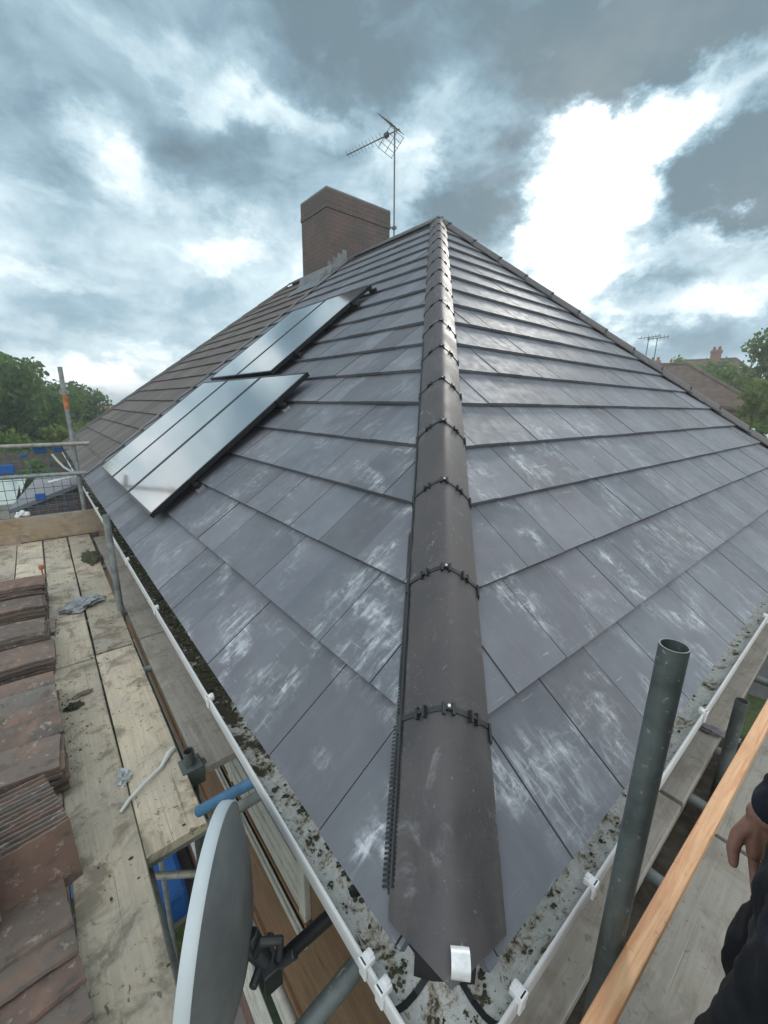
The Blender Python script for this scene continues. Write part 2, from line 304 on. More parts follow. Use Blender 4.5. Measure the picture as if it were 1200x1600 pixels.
M['bark'] = simple('bark', (.06, .05, .038), .95, var=.3, scale=5); M['pale_roof'] = simple('pale_glass_roof', (.40, .46, .42), .5, var=.1)
M['red_roof'] = simple('red_tiled_roof', (.22, .085, .06), .9, var=.3, scale=3); M['render'] = simple('pale_render', (.5, .48, .44), .9)
M['far_brown_roof'] = simple('far_brown_roof', (.105, .075, .06), .9, var=.25, scale=4); M['caravan'] = simple('cream_caravan_paint', (.62, .63, .6), .4)
M['fence'] = simple('fence_wood', (.12, .095, .075), .9, var=.3, scale=4); M['rag'] = simple('grey_rag', (.27, .29, .30), .9, var=.3, scale=20, bump=.4)
M['poly'] = simple('crumpled_clear_sheet', (.42, .47, .47), .25, var=.2, scale=14, spec=.8); M['paving'] = simple('concrete_paving', (.26, .25, .23), .9, var=.15, scale=2)
M['leaf_dark'] = mat_leaf('leaf_dark', (.045, .088, .030), (.11, .18, .055)); M['leaf_mid'] = mat_leaf('leaf_mid', (.055, .10, .026), (.125, .19, .05)); M['leaf_lite'] = mat_leaf('leaf_lite', (.07, .105, .028), (.15, .19, .06))

# ------------------------------------------------------------------ mesh building
class MB:
    def __init__(s): s.v = []; s.f = []; s.mi = []; s.uv = {}; s.tint = {}; s.cur = 0
    def face(s, pts, uv=None, tint=None):
        i = len(s.v); s.v += [tuple(p) for p in pts]; fi = len(s.f); s.f.append(list(range(i, i+len(pts)))); s.mi.append(s.cur)
        if uv: s.uv[fi] = uv
        if tint: s.tint[fi] = tint
    def grid(s, rows, closed=False, uvf=None):
        i0 = len(s.v); n = len(rows[0])
        for r_ in rows: s.v += [tuple(p) for p in r_]
        for a in range(len(rows)-1):
            for b in range(n if closed else n-1):
                c = (b+1) % n
                s.f.append([i0+a*n+b, i0+a*n+c, i0+(a+1)*n+c, i0+(a+1)*n+b]); s.mi.append(s.cur)
    def poly(s, idxpts): s.face(idxpts)
    def box(s, x0, x1, y0, y1, z0, z1, X=None):
        p = [Vector((x, y, z)) for z in (z0, z1) for y in (y0, y1) for x in (x0, x1)]
        if X: p = [X @ q for q in p]
        i = len(s.v); s.v += [tuple(q) for q in p]
        for q in ((0, 2, 3, 1), (4, 5, 7, 6), (0, 1, 5, 4), (2, 6, 7, 3), (0, 4, 6, 2), (1, 3, 7, 5)):
            s.f.append([i+k for k in q]); s.mi.append(s.cur)
    def tube(s, p0, p1, r, n=16, hollow=0.0, r1=None):
        p0 = Vector(p0); p1 = Vector(p1); d = (p1-p0).normalized(); a = d.orthogonal().normalized(); b = d.cross(a)
        r1 = r if r1 is None else r1
        def ring(p, q): return [p+(a*cos(2*pi*k/n)+b*sin(2*pi*k/n))*q for k in range(n)]
        if hollow:
            s.grid([ring(p0, r*.9), ring(p0, r), ring(p1, r1), ring(p1, r1*.9), ring(p1-d*hollow, r1*.88), ring(p1-d*hollow, .001)], True)
        else: s.grid([ring(p0, .0005), ring(p0, r), ring(p1, r1), ring(p1, .0005)], True)
    def path(s, pts, r, n=8, radii=None):
        pts = [Vector(p) for p in pts]; rows = []; a = None
        for i, p in enumerate(pts):
            d = (pts[min(i+1, len(pts)-1)]-pts[max(i-1, 0)]).normalized()
            a = d.orthogonal().normalized() if a is None else (a-d*a.dot(d)).normalized()
            b = d.cross(a); q = radii[i] if radii else r
            rows.append([p+(a*cos(2*pi*k/n)+b*sin(2*pi*k/n))*q for k in range(n)])
        s.grid([[pts[0]]*n]+rows+[[pts[-1]]*n], True)
    def ball(s, c, r, n=10, m=7, sc=(1, 1, 1), X=None):
        rows = []
        for i in range(m+1):
            th = pi*i/m
            row = [Vector((c[0]+r*sc[0]*sin(th)*cos(2*pi*k/n), c[1]+r*sc[1]*sin(th)*sin(2*pi*k/n), c[2]+r*sc[2]*cos(th))) for k in range(n)]
            rows.append([X @ q for q in row] if X else row)
        s.grid(rows, True)
    def mesh(s, name, mats):
        me = bpy.data.meshes.new(name); me.from_pydata(s.v, [], s.f); me.update()
        for m in (mats if isinstance(mats, (list, tuple)) else [mats]): me.materials.append(m)
        me.polygons.foreach_set('material_index', s.mi)
        if s.uv:
            ul = me.uv_layers.new(name='UVMap')
            for fi, u in s.uv.items():
                for k, li in enumerate(me.polygons[fi].loop_indices): ul.data[li].uv = u[k]
        if s.tint:
            ca = me.color_attributes.new('tint', 'FLOAT_COLOR', 'CORNER')
            for fi, c in s.tint.items():
                for li in me.polygons[fi].loop_indices: ca.data[li].color = (c[0], c[1], c[2], 1)
        return me
def root_of(o):
    while o.parent: o = o.parent
    return o
def obj(name, mb, mats, parent=None, smooth=None, bevel=0, loc=None, rot=None, seg=2):
    """link one mesh object. Without a loc its vertices are world coordinates; with a loc they are local to it"""
    me = mb.mesh(name, mats) if isinstance(mb, MB) else mb
    if smooth is not None:
        bm = bmesh.new(); bm.from_mesh(me); bmesh.ops.remove_doubles(bm, verts=bm.verts, dist=1e-5); bmesh.ops.recalc_face_normals(bm, faces=bm.faces); bm.to_mesh(me); bm.free()
        me.polygons.foreach_set('use_smooth', [True]*len(me.polygons)); me.set_sharp_from_angle(angle=R(smooth))
    o = bpy.data.objects.new(name, me); COL.objects.link(o)
    if parent:
        o.parent = parent
        if loc is None and parent.type == 'EMPTY': o.matrix_parent_inverse = parent.matrix_basis.inverted()
    if loc is not None: o.location = loc
    if rot is not None: o.rotation_euler = rot
    if bevel:
        b = o.modifiers.new('bevel', 'BEVEL'); b.width = bevel; b.segments = seg; b.limit_method = 'ANGLE'; b.angle_limit = R(40)
    return o
def tag(o, label, cat, group=None):
    o['label'] = label; o['category'] = cat
    if group: o['group'] = group
    return o
def thing(name, label, cat, loc=(0, 0, 0), rot=(0, 0, 0), group=None):
    o = bpy.data.objects.new(name, None); COL.objects.link(o); o.location = loc; o.rotation_euler = rot; o.empty_display_size = .1
    o.matrix_basis = Matrix.LocRotScale(Vector(loc), __import__('mathutils').Euler(rot), None)
    return tag(o, label, cat, group)
def struct(name, mb, mats, kind='structure', **k):
    o = obj(name, mb, mats, **k); o['kind'] = kind; return o

def clip(poly, hp):
    """clip a convex polygon by half-planes a*s+b*t>=c"""
    for a, b, c in hp:
        out = []
        for i in range(len(poly)):
            p, q = poly[i], poly[(i+1) % len(poly)]; fp = a*p[0]+b*p[1]-c; fq = a*q[0]+b*q[1]-c
            if fp >= 0: out.append(p)
            if (fp >= 0) != (fq >= 0):
                k = fp/(fp-fq); out.append((p[0]+k*(q[0]-p[0]), p[1]+k*(q[1]-p[1])))
        poly = out
        if len(poly) < 3: return None
    return poly

# ------------------------------------------------------------------ ground
GZ = -5.2
g = MB(); n_ = 40
def gz(x, y):
    d = max(0, (x-12)/30)
    return GZ+min(3.2, d*3.2)*max(0, min(1, 1-(y-30)/60)) + .25*noise.noise(Vector((x*.03, y*.03, 0)))
xs = [-700, -300, -120]+[-60+4*i for i in range(41)]+[150, 300, 700]; ys = [-700, -300, -120]+[-60+4*i for i in range(41)]+[150, 300, 700]
g.grid([[(x, y, gz(x, y)-(0 if abs(x) < 130 and abs(y) < 130 else 2)) for x in xs] for y in ys])
struct('ground', g, M['ground'], smooth=60)
pv = MB(); pv.box(-3.0, .3, -1.5, 6.5, GZ-.3, GZ+.30); struct('patio', pv, M['paving'])

# ------------------------------------------------------------------ the house and its roof
TH = R(38.6073); CT, ST, TT = cos(TH), sin(TH), tan(TH)
G0, G = .3554, .345
RUN = 4.67; HT = RUN*TT; TMAX = RUN/CT
XR = 7.65; PARTY = 6.90; YRID = 9.5; YEND = 12.6
house = thing('house', 'brick house with new grey slate hipped roof filling the view', 'house', (3.5, 3.5, GZ))
neigh = thing('adjoining_house', 'adjoining house end with older brown tiled roof left of the solar panels', 'house', (4, 9.5, GZ))

def tile_slope(mb, P3, hps, smax, tint, width=.30, gap=.004, h=.040, th=.024, seed=1, tmax=TMAX, g0=G0, gg=G, smin=-.1, bond=.5):
    rr = random.Random(seed); k = 0; t0 = 0.0
    while t0 < tmax-.05:
        t1 = g0+gg*k if k else g0
        s = smin-width+(bond*width if k % 2 else 0)+.223
        while s < smax:
            j = rr.uniform(-.0015, .0015)
            poly = clip([(s, t0+j), (s+width-gap, t0+j), (s+width-gap, t1+.07), (s, t1+.07)], hps)
            if poly and len(poly) >= 3:
                hh = h+rr.uniform(-.0022, .0022); sk = rr.uniform(-.006, .006)
                dr = (th+.004)/(t1-t0)
                def pt(p, lo=0): return P3(p[0], p[1], hh-dr*(p[1]-t0)+sk*(p[0]-s)-lo)
                tn = tint(s+width/2, (t0+t1)/2, rr)
                mb.face([pt(p) for p in poly], uv=[(p[0]+seed*3.1, p[1]) for p in poly], tint=tn)
                for i in range(len(poly)):
                    a, b = poly[i], poly[(i+1) % len(poly)]
                    mb.face([pt(a), pt(a, th), pt(b, th), pt(b)], uv=[a, a, b, b], tint=(tn[0]*.7, 0, tn[2]))
            s += width
        k += 1; t0 = t1
def PL(s, t, h): return (t*CT-h*ST, s, t*ST+h*CT)
def PR(s, t, h): return (s, t*CT-h*ST, t*ST+h*CT)
def chalkL(s, t, rr):
    d = exp(-((s-t*CT)/2.4)**2)*exp(-(t/1.7)**2)
    return (rr.random(), min(1, .10+1.1*d)*rr.uniform(.45, 1.1), rr.random())
def chalkR(s, t, rr):
    d = exp(-((s-t*CT)/2.2)**2)*exp(-(t/1.8)**2)
    return (rr.random(), min(1, .12+1.4*d)*rr.uniform(.6, 1.15), rr.random())
und = MB()
und.face([(.05, .05, .032), (RUN, RUN, HT-.004), (RUN, PARTY, HT-.004), (.01, PARTY, -.004), (.01, .10, -.004)][::-1])
und.face([(.05, .05, .032), (.10, .01, -.004), (XR-.01, .01, -.004), (RUN, RUN, HT-.004)]); und.face([(.05, .05, .032), (.01, .10, -.004), (.01, .10, -.07), (.05, .05, -.07)]); und.face([(.05, .05, .032), (.05, .05, -.07), (.10, .01, -.07), (.10, .01, -.004)])
und.face([(XR-.01, .01, -.004), (XR-.01, PARTY, -.004), (RUN, PARTY, HT-.004), (RUN, RUN, HT-.004)])
obj('roof_underlay', und, M['under'], house)
ml = MB(); tile_slope(ml, PL, [(1, -CT, .03), (1, 0, .11), (-1, 0, -PARTY), (0, -1, -TMAX+.02)], PARTY+.3, chalkL, seed=3)
lslope = obj('roof_slope', ml, M['slate'], house)
mr_ = MB(); kx = (XR-RUN)/RUN
tile_slope(mr_, PR, [(1, -CT, .03), (1, 0, .09), (-1, -kx*CT, -XR+.04), (0, -1, -TMAX+.02)], XR+.3, chalkR, seed=8)
rslope = obj('roof_slope', mr_, M['slate'], house)
mb = MB()
def PB(s, t, h): return (XR-t*kx*CT+h*.5, s, t*ST+h*.5)
tile_slope(mb, PB, [(1, -CT, .03), (-1, 0, -PARTY), (0, -1, -TMAX+.02)], PARTY+.3, chalkL, seed=5)
obj('roof_slope', mb, M['slate'], house)

# hip and ridge tiles, each a part, with the clips of its upper joint
def ridge_frame(p0, d, nA, nB):
    d = Vector(d).normalized(); n = (Vector(nA)+Vector(nB)); n = (n-d*n.dot(d)).normalized(); l = d.cross(n)
    return Vector(p0), d, n, l
def hip_prof(l, W=.122, top=.098, drop=.108):
    e = .13
    return top-drop*(sqrt((l/W)**2+e)-sqrt(e))/(sqrt(1+e)-sqrt(e))
LS = [-.122, -.115, -.1, -.08, -.06, -.042, -.028, -.014, 0, .014, .028, .042, .06, .08, .1, .115, .122]
def hip_tile(fr, h0, h1, mitre=None, lift=0.0, mat='hip', parent=house, top=.098):
    P, d, n, l = fr; m = MB(); rows = []; steps = 7; thk = .015
    for i in range(steps):
        row = []
        for x in LS:
            hs = h0
            if mitre: hs = .030+.66*abs(x)
            hh = hs+(h1-hs)*i/(steps-1)
            row.append(P+d*hh+l*x+n*(hip_prof(x, top=top)+lift*(1-i/(steps-1))))
        rows.append(row)
    low = [[q-n*thk for q in row] for row in rows]
    m.grid(rows)
    m.grid([rows[0], low[0]]); m.grid([low[-1], rows[-1]]); m.grid(low[::-1])
    m.grid([[r_[0] for r_ in low], [r_[0] for r_ in rows]]); m.grid([[r_[-1] for r_ in rows], [r_[-1] for r_ in low]])
    return obj('hip_tile', m, M[mat], parent, smooth=35)
def hip_clip(fr, h, parent, big=True):
    P, d, n, l = fr
    m = MB(); rows = [[P+d*hh+l*x*1.02+n*(hip_prof(x)+z) for x in LS] for hh, z in ((h-.007, -.012), (h-.007, .004), (h+.007, .004), (h+.007, -.012))]
    m.grid(rows)
    for c in (-.062, .004, .07):
        z = hip_prof(c); sl_ = (hip_prof(c+.01)-hip_prof(c-.01))/.02; t = (l+n*sl_).normalized(); b = d; w = t.cross(b)*-1
        if w.dot(n) < 0: w = -w
        X = Matrix((( t.x, b.x, w.x, 0), (t.y, b.y, w.y, 0), (t.z, b.z, w.z, 0), (0, 0, 0, 1)))
        q = P+d*h+l*c+n*z; X = Matrix.Translation(q) @ X
        for sx in (-1, 1): m.box(sx*.013-.004, sx*.013+.004, -.017, .013, 0, .012, X)
        m.box(-.013, .013, -.005, .005, .002, .010, X)
    for sgn in (-1, 1):
        q = P+d*(h-.02)+l*sgn*.124+n*(hip_prof(.122)-.004); X = Matrix.Translation(q) @ Matrix(((l.x, d.x, n.x, 0), (l.y, d.y, n.y, 0), (l.z, d.z, n.z, 0), (0, 0, 0, 1)))
        m.box(-.003, .003, -.02, .028, -.012, .016, X)
    c = obj('hip_clip', m, M['black_plastic'], parent)
    if big:
        s = MB(); q = P+d*(h+.004)+l*.006+n*(hip_prof(0)+.006); s.tube(q, q+n*.005, .0042, 10); s.tube(q+n*.005, q+n*.0055, .0025, 8)
        obj('screw', s, M['zinc'], parent)
HD = Vector((1, 1, TT)).normalized(); CT_H = sqrt(HD.x**2+HD.y**2)
nLp = (-ST, 0, CT); nRp = (0, -ST, CT)
fr1 = ridge_frame((0, 0, 0), HD, nLp, nRp)
HL_ = RUN/HD.x
h = 0.0; first = True; joints = [.51+.462*i for i in range(16)]
edges = [0.03]+joints
for i in range(len(edges)):
    h1 = edges[i+1] if i+1 < len(edges) else HL_+.05
    if edges[i] > HL_-.1: break
    o = hip_tile(fr1, edges[i]+(.004 if i else 0), min(h1, HL_+.05)-.004, mitre=-.018 if i == 0 else None, lift=rnd.uniform(0, .009))
    if h1 < HL_: hip_clip(fr1, h1, o, big=True)
# far hip of the right-hand face
FD = Vector((RUN-XR, RUN, HT)); nBp = Vector((HT, 0, XR-RUN)).normalized()
fr2 = ridge_frame((XR, 0, 0), FD, nBp, nRp); FL = FD.length
h = .05
while h < FL-.1:
    o = hip_tile(fr2, h, min(h+.455, FL), lift=.012); hip_clip(fr2, min(h+.458, FL), o, big=False); h += .462
fr3 = ridge_frame((RUN, RUN, HT), (0, 1, 0), nBp, nLp)
h = 0.0
while h < PARTY-RUN-.1:
    o = hip_tile(fr3, h+.002, min(h+.448, PARTY-RUN), lift=.005); h += .45
# toothed black vent strip that shows along the left edge of the hip tiles
vs = MB()
def hipL(hh, l, z): return fr1[0]+fr1[1]*hh+fr1[3]*l+fr1[2]*z
ls = -1 if (fr1[3].dot(Vector((-1, 1, 0))) > 0) == False else 1
def sl_z(l): return -abs(l)*.49
k = .16
while k < 1.24:
    w0 = .140 if k < .5 else .133
    a = ls*.112; b = ls*w0
    vs.grid([[hipL(k, a, sl_z(a)+.060), hipL(k+.0052, a, sl_z(a)+.060)], [hipL(k, b, sl_z(b)+.044), hipL(k+.0052, b, sl_z(b)+.044)], [hipL(k, b, sl_z(b)+.030), hipL(k+.0052, b, sl_z(b)+.030)]])
    k += .0095
a, b = ls*.108, ls*.130
vs.grid([[hipL(.15, a, sl_z(a)+.052), hipL(1.24, a, sl_z(a)+.052)], [hipL(.15, b, sl_z(b)+.040), hipL(1.24, b, sl_z(b)+.036)]])
vs.path([hipL(.16+.02*i, ls*.119, sl_z(.119)+.058+.002*sin(i*.9)) for i in range(150)], .0045, 6)
obj('hip_vent_strip', vs, M['black_plastic'], house)
# galvanised hip iron curling up at the foot of the hip
hi = MB(); pts = []
pth = [(.15, .072), (.085, .086)]+[(.064+.022*sin(t_), .110-.024*cos(t_)) for t_ in [R(-8-30*i) for i in range(11)]]
def hp_pt(a_, z_, w): return fr1[0]+fr1[1]*a_+fr1[3]*w+fr1[2]*(z_-.012)
for w0, w1 in ((-.017, .017),):
    w0 += .016*ls*-1; w1 += .016*ls*-1
    rows = [[hp_pt(a_, z_, w0) for a_, z_ in pth], [hp_pt(a_, z_, w1) for a_, z_ in pth]]
    hi.grid(rows); inn = [[hp_pt(.064+(a_-.064)*.86, .110+(z_-.110)*.86, w_) for a_, z_ in pth[2:]] for w_ in (w0, w1)]; hi.grid(inn[::-1]); hi.grid([rows[0][2:], inn[0]]); hi.grid([inn[1], rows[1][2:]])
pl = [fr1[0]+fr1[1]*(-.02)+fr1[2]*.05+fr1[3]*(-.045), fr1[0]+fr1[1]*(-.02)+fr1[2]*.05+fr1[3]*.045]
obj('hip_iron', hi, M['zinc'], house, smooth=40)

# gutters: profile swept round the corner
prof = [(-.05, -.03), (-.05, -.085), (-.03, -.115), (.0, -.128), (.035, -.118), (.056, -.085), (.060, -.046)]
lip = [(.060, -.046), (.0605, -.040), (.0645, -.039), (.067, -.043), (.0665, -.052), (.066, -.09), (.04, -.13), (.0, -.142), (-.036, -.128)]
bed = [(-.05, -.060), (-.03, -.074), (.0, -.084), (.03, -.082), (.052, -.068), (.0605, -.048)]
def gut(side, prof_, L, n=1, wob=0.0):
    rows = []
    for d, z in prof_:
        row = []
        for i in range(n+1):
            f_ = i/n; f_ = f_**2 if n > 1 else f_
            q = -d+(L+d)*f_
            w = wob*noise.noise(Vector((q*9, d*40, 5)))+wob*.7*noise.noise(Vector((q*31, d*60, 1)))
            row.append((-d, q, z+w) if side == 'L' else (q, -d, z+w))
        rows.append(row)
    return rows
for side, L in (('L', YEND), ('R', XR)):
    m = MB(); m.grid(gut(side, bed, L, 420, .010)); m.cur = 1; m.grid(gut(side, lip, L)); 
    gt = obj('gutter', m, [M['gutter'], M['white']], house, smooth=50)
    for q in ([.115, .17, 1.2, 2.15, 3.1, 4.0, 5.0, 6.0] if side == 'L' else [.145, .46, 1.40, 2.62, 3.6, 4.6, 5.6]):
        cp = MB()
        if side == 'L': cp.box(-.076, -.046, q-.012, q+.012, -.050, -.031); cp.box(-.074, -.067, q-.011, q+.011, -.078, -.031); cp.box(-.058, -.046, q-.007, q+.007, -.034, -.026)
        else: cp.box(q-.012, q+.012, -.076, -.046, -.050, -.031); cp.box(q-.011, q+.011, -.074, -.067, -.078, -.031); cp.box(q-.007, q+.007, -.058, -.046, -.034, -.026)
        obj('gutter_clip', cp, M['white'], gt, bevel=.002)
    ms = MB(); rr = random.Random(4 if side == 'L' else 9)
    for i in range(900 if side == 'L' else 260):
        q = rr.uniform(.05, 1)**1.3*(5.5 if side == 'L' else 4)+.05 if side == 'L' else rr.uniform(.1, 4)
        if side == 'L' and q < 1.3 and rr.random() < .9-.3*(q > 1): continue
        if side == 'R' and rr.random() < .7: continue
        d = rr.gauss(.0, .02) if side == 'L' else rr.choice([rr.gauss(-.02, .01), rr.gauss(.02, .02)])
        d = max(-.045, min(.05, d)); s_ = rr.uniform(.002, .0075)*(1.5 if q > 1.2 and side == 'L' else 1)
        c = (-d, q, -.077) if side == 'L' else (q, -d, -.077)
        
        for j_ in range(3): ms.ball((c[0]+rr.gauss(0, s_*.7), c[1]+rr.gauss(0, s_*.7), c[2]), s_*rr.uniform(.45, .9), 6, 4, (rr.uniform(.7, 1.7), rr.uniform(.7, 1.7), rr.uniform(.35, .8)))
    for i in range(16):
        q = rr.uniform(-.03, .7); d = rr.uniform(-.03, .045); s_ = rr.uniform(.004, .009)
        for j_ in range(16):
            c = (-d+rr.gauss(0, s_*.9), q+rr.gauss(0, s_*.8), -.078) if side == 'L' else (q+rr.gauss(0, s_*.8), -d+rr.gauss(0, s_*.6), -.078)
            ms.ball(c, s_*rr.uniform(.15, .55), 6, 4, (1.2, 1, .3))
    mo = obj('moss', ms, M['moss'], gt); mo['kind'] = 'stuff'
# dark rubber seals of the gutter corner piece
sm = MB()
for q in (.075,):
    sm.grid([[(-d, q, z+.004), (-d, q+.013, z+.004)] for d, z in bed]); sm.grid([[(q+.013, -d, z+.004), (q, -d, z+.004)] for d, z in bed])
obj('gutter_seal', sm, M['black_plastic'], house)
fs = MB(); fs.box(.052, .075, .052, PARTY, -.26, -.01); fs.box(.052, XR, .052-.0, .075, -.262, -.012); obj('fascia', fs, M['white'], house)
sf = MB(); sf.box(.07, .32, .07, PARTY, -.275, -.262); sf.box(.32, XR, .07, .32, -.275, -.2625); obj('soffit', sf, M['white'], house)
wl = MB(); wl.box(.30, XR-.3, .30, PARTY, GZ-.5, -.20); obj('wall', wl, M['brick'], house)
# upstairs window with white frame, brown cladding under it, then the ground-floor window
def window(y0, y1, z0, z1, mull, name='window'):
    f_ = MB(); t = .07; x0, x1 = .262, .312
    f_.box(x0, x1, y0, y1, z0, z0+t); f_.box(x0+.012, x1, y0+.01, y1-.01, z0+t, z0+t+.10); f_.box(x0+.02, x1, y0+.02, y1-.02, z0+t+.10, z0+t+.30); f_.box(x0+.006, x1, y0+.02, y1-.02, z0+t+.19, z0+t+.215); f_.box(x0-.012, x0+.001, y0-.01, y1+.01, z0+.02, z0+.035); f_.box(x0, x1, y0, y1, z1-t, z1)
    n = mull+1
    for i in range(n+1):
        yy = y0+(y1-y0-t)*i/n; f_.box(x0+.003, x1, yy, yy+t, z0+t, z1-t)
    f_.box(x0-.022, x1, y0-.03, y1+.03, z0-.045, z0-.002)
    w = obj(name, f_, M['offwhite'], house, bevel=.006)
    p_ = MB(); p_.box(.288, .296, y0+t*.5, y1-t*.5, z0+t*.5, z1-t*.5); obj('pane', p_, M['glass'], w); return w
window(1.12, 4.4, -1.62, -.42, 2); window(1.45, 4.2, -3.9, -2.95, 3)
cl_ = MB()
zc = -2.36
while zc < -1.72:
    cl_.box(.262, .301, .3, 6.9, zc, zc+.205); zc += .208
cl_.box(.255, .30, .3, 1.02, -1.735, -.28); cl_.box(.24, .302, .28, 6.9, -2.42, -2.365)
obj('timber_cladding', cl_, M['brown_wood'], house, bevel=.004)
pp = MB(); pp.tube((.235, .25, -2.56), (.235, 6.5, -2.50), .034, 14); pp.box(.22, .30, 1.6, 1.63, -2.60, -2.47); pp.box(.22, .30, 3.4, 3.43, -2.59, -2.46)
obj('white_pipe', pp, M['offwhite'], house, smooth=40)

# chimney stack
CX0, CX1, CY0, CY1, CZ = 4.28, 5.80, 7.15, 8.10, 4.92
ch = MB(); ch.box(CX0, CX1, CY0, CY1, 2.9, CZ-.33); ch.box(CX0-.014, CX1+.014, CY0-.014, CY1+.014, CZ-.33, CZ-.25); ch.box(CX0-.008, CX1+.008, CY0-.008, CY1+.008, CZ-.25, CZ-.02)
chim = obj('chimney', ch, M['chimney_brick'], house, bevel=.008)
fl = MB()
sx = CX0
while sx < RUN:
    zb = sx*TT+.02; fl.box(sx, sx+.105, CY0-.012, CY0+.02, zb, (sx+.105)*TT+.21); sx += .108
fl.grid([[PL(CY0-.16, t_/CT, .048) for t_ in (CX0-.18, RUN)], [PL(CY0-.03, t_/CT, .052) for t_ in (CX0-.18, RUN)], [(t_, CY0-.013, t_*TT+.16) for t_ in (CX0-.18, RUN)]])
fl.grid([[PL(y, (CX0-.32)/CT, .045) for y in (CY0-.18, CY1+.1)], [PL(y, (CX0-.02)/CT, .05) for y in (CY0-.18, CY1+.1)], [(CX0-.014, y, CX0*TT+.20) for y in (CY0-.18, CY1+.1)]])
obj('lead_flashing', fl, M['lead'], chim)
lm = MB(); lm.box(CX0-.005, CX1+.005, CY0-.005, CY1+.005, CZ-.02, CZ+.006); obj('mortar_flaunching', lm, M['felt'], chim)

# adjoining house
def browntint(s, t, rr): return (rr.random(), 0, rr.random())
ub = MB()
ub.face([(.01, PARTY, -.004), (RUN, PARTY, HT-.004), (RUN, YRID, HT-.004), (.01, YEND, -.004)][::-1])
ub.face([(.01, YEND, -.004), (RUN, YRID, HT-.004), (XR, YEND, -.004)]); ub.face([(XR, PARTY, -.004), (XR, YEND, -.004), (RUN, YRID, HT-.004), (RUN, PARTY, HT-.004)])
obj('roof_underlay', ub, M['under'], neigh)
kk = (YEND-YRID)/RUN
mbn = MB(); tile_slope(mbn, PL, [(1, 0, PARTY+.004), (-1, -kk*CT, -YEND), (0, -1, -TMAX+.02)], YEND+.3, browntint, seed=21, smin=PARTY, width=.30, h=.040, th=.022, gap=.003)
obj('roof_slope', mbn, M['brown'], neigh)
def PE(s, t, h): return (s, YEND-t*CT*kk+h*.6, t*ST+h*.7)
mbe = MB(); tile_slope(mbe, PE, [(1, -CT, .02), (-1, -kx*CT, -XR+.04), (0, -1, -TMAX+.02)], XR+.3, browntint, seed=22)
obj('roof_slope', mbe, M['brown'], neigh)
nE = Vector((0, HT, YEND-YRID)).normalized()
fr4 = ridge_frame((0, YEND, 0), (RUN, YRID-YEND, HT), nE, nLp); L4 = Vector((RUN, YRID-YEND, HT)).length
h = .05
while h < L4-.1:
    hip_tile(fr4, h, min(h+.447, L4), mat='brown', parent=neigh, lift=.01, top=.075).name = 'hip_tile'; h += .45
fr5 = ridge_frame((RUN, PARTY, HT), (0, 1, 0), nBp, nLp); h = 1.15
while h < YRID-PARTY-.1:
    hip_tile(fr5, h, min(h+.447, YRID-PARTY), mat='brown', parent=neigh, lift=.006); h += .45
ver = MB(); ver.grid([[PL(PARTY-.03, t_, .05) for t_ in (0, TMAX)], [PL(PARTY, t_, .062) for t_ in (0, TMAX)], [PL(PARTY+.035, t_, .05) for t_ in (0, TMAX)]])
obj('party_strip', ver, M['lead'], neigh)
wn = MB(); wn.box(.30, XR-.3, PARTY, YEND-.3, GZ-.5, -.20); obj('wall', wn, M['brick'], neigh)
fn_ = MB(); fn_.box(.052, .075, PARTY, YEND, -.26, -.01); obj('fascia', fn_, M['white'], neigh)

# ------------------------------------------------------------------ solar panels
PT, PO = .040, .135
def solar(y0, y1, t0, t1, label):
    c = Vector(PL((y0+y1)/2, (t0+t1)/2, PO)); w, hgt = (y1-y0), (t1-t0)
    X = Matrix(((0, CT, -ST), (-1, 0, 0), (0, ST, CT)))   # local x along the eave (towards -y), local y up the slope, local z off the roof
    t = thing('solar_panel', label, 'solar panel', c, X.to_euler(), 'solar panels on the left slope')
    a, b = w/2, hgt/2; f_ = MB(); r_ = .022
    f_.box(-a, a, -b, -b+r_, -PT, 0); f_.box(-a, a, b-r_, b, -PT, 0); f_.box(-a, -a+r_, -b+r_, b-r_, -PT, -.0002); f_.box(a-r_, a, -b+r_, b-r_, -PT, -.0002)
    obj('frame', f_, M['black_metal'], t, loc=(0, 0, 0), bevel=.0015)
    g_ = MB(); g_.box(-a+r_*.6, a-r_*.6, -b+r_*.6, b-r_*.6, -.030, -.003); obj('glass', g_, M['pv'], t, loc=(0, 0, 0))
    for yy in (-b*.55, b*.55):
        rl = MB(); rl.box(-a-.001, a+.0, yy-.02, yy+.02, -PT-.038, -PT-.001); obj('rail', rl, M['black_metal'], t, loc=(0, 0, 0))
    return t
W = .975; gapP = .02
y = 3.10
for lb in ('large black solar panel in the lower row, nearest the hip', 'middle black solar panel of the lower row of three', 'lower row solar panel beside the brown tiled roof'):
    t = solar(y, y+W, .262, 2.02, lb)
    if y < 3.2:
        for k_, yy in enumerate((-.487, .487)):
            e = MB(); e.box(W/2, W/2+.09, yy-.02, yy+.02, -.078, -.041); e.box(W/2-.002, W/2+.026, yy-.018, yy+.018, -.04, .004); obj('end_clamp', e, M['black_metal'], t, loc=(0, 0, 0))
            b_ = MB(); b_.box(W/2+.03, W/2+.06, yy-.035, yy+.035, -.13, -.085); b_.box(W/2+.03, W/2+.036, yy-.06, yy+.09, -.128, -.12); obj('roof_hook', b_, M['alu'], t, loc=(0, 0, 0))
    y += W+gapP
y = 4.00
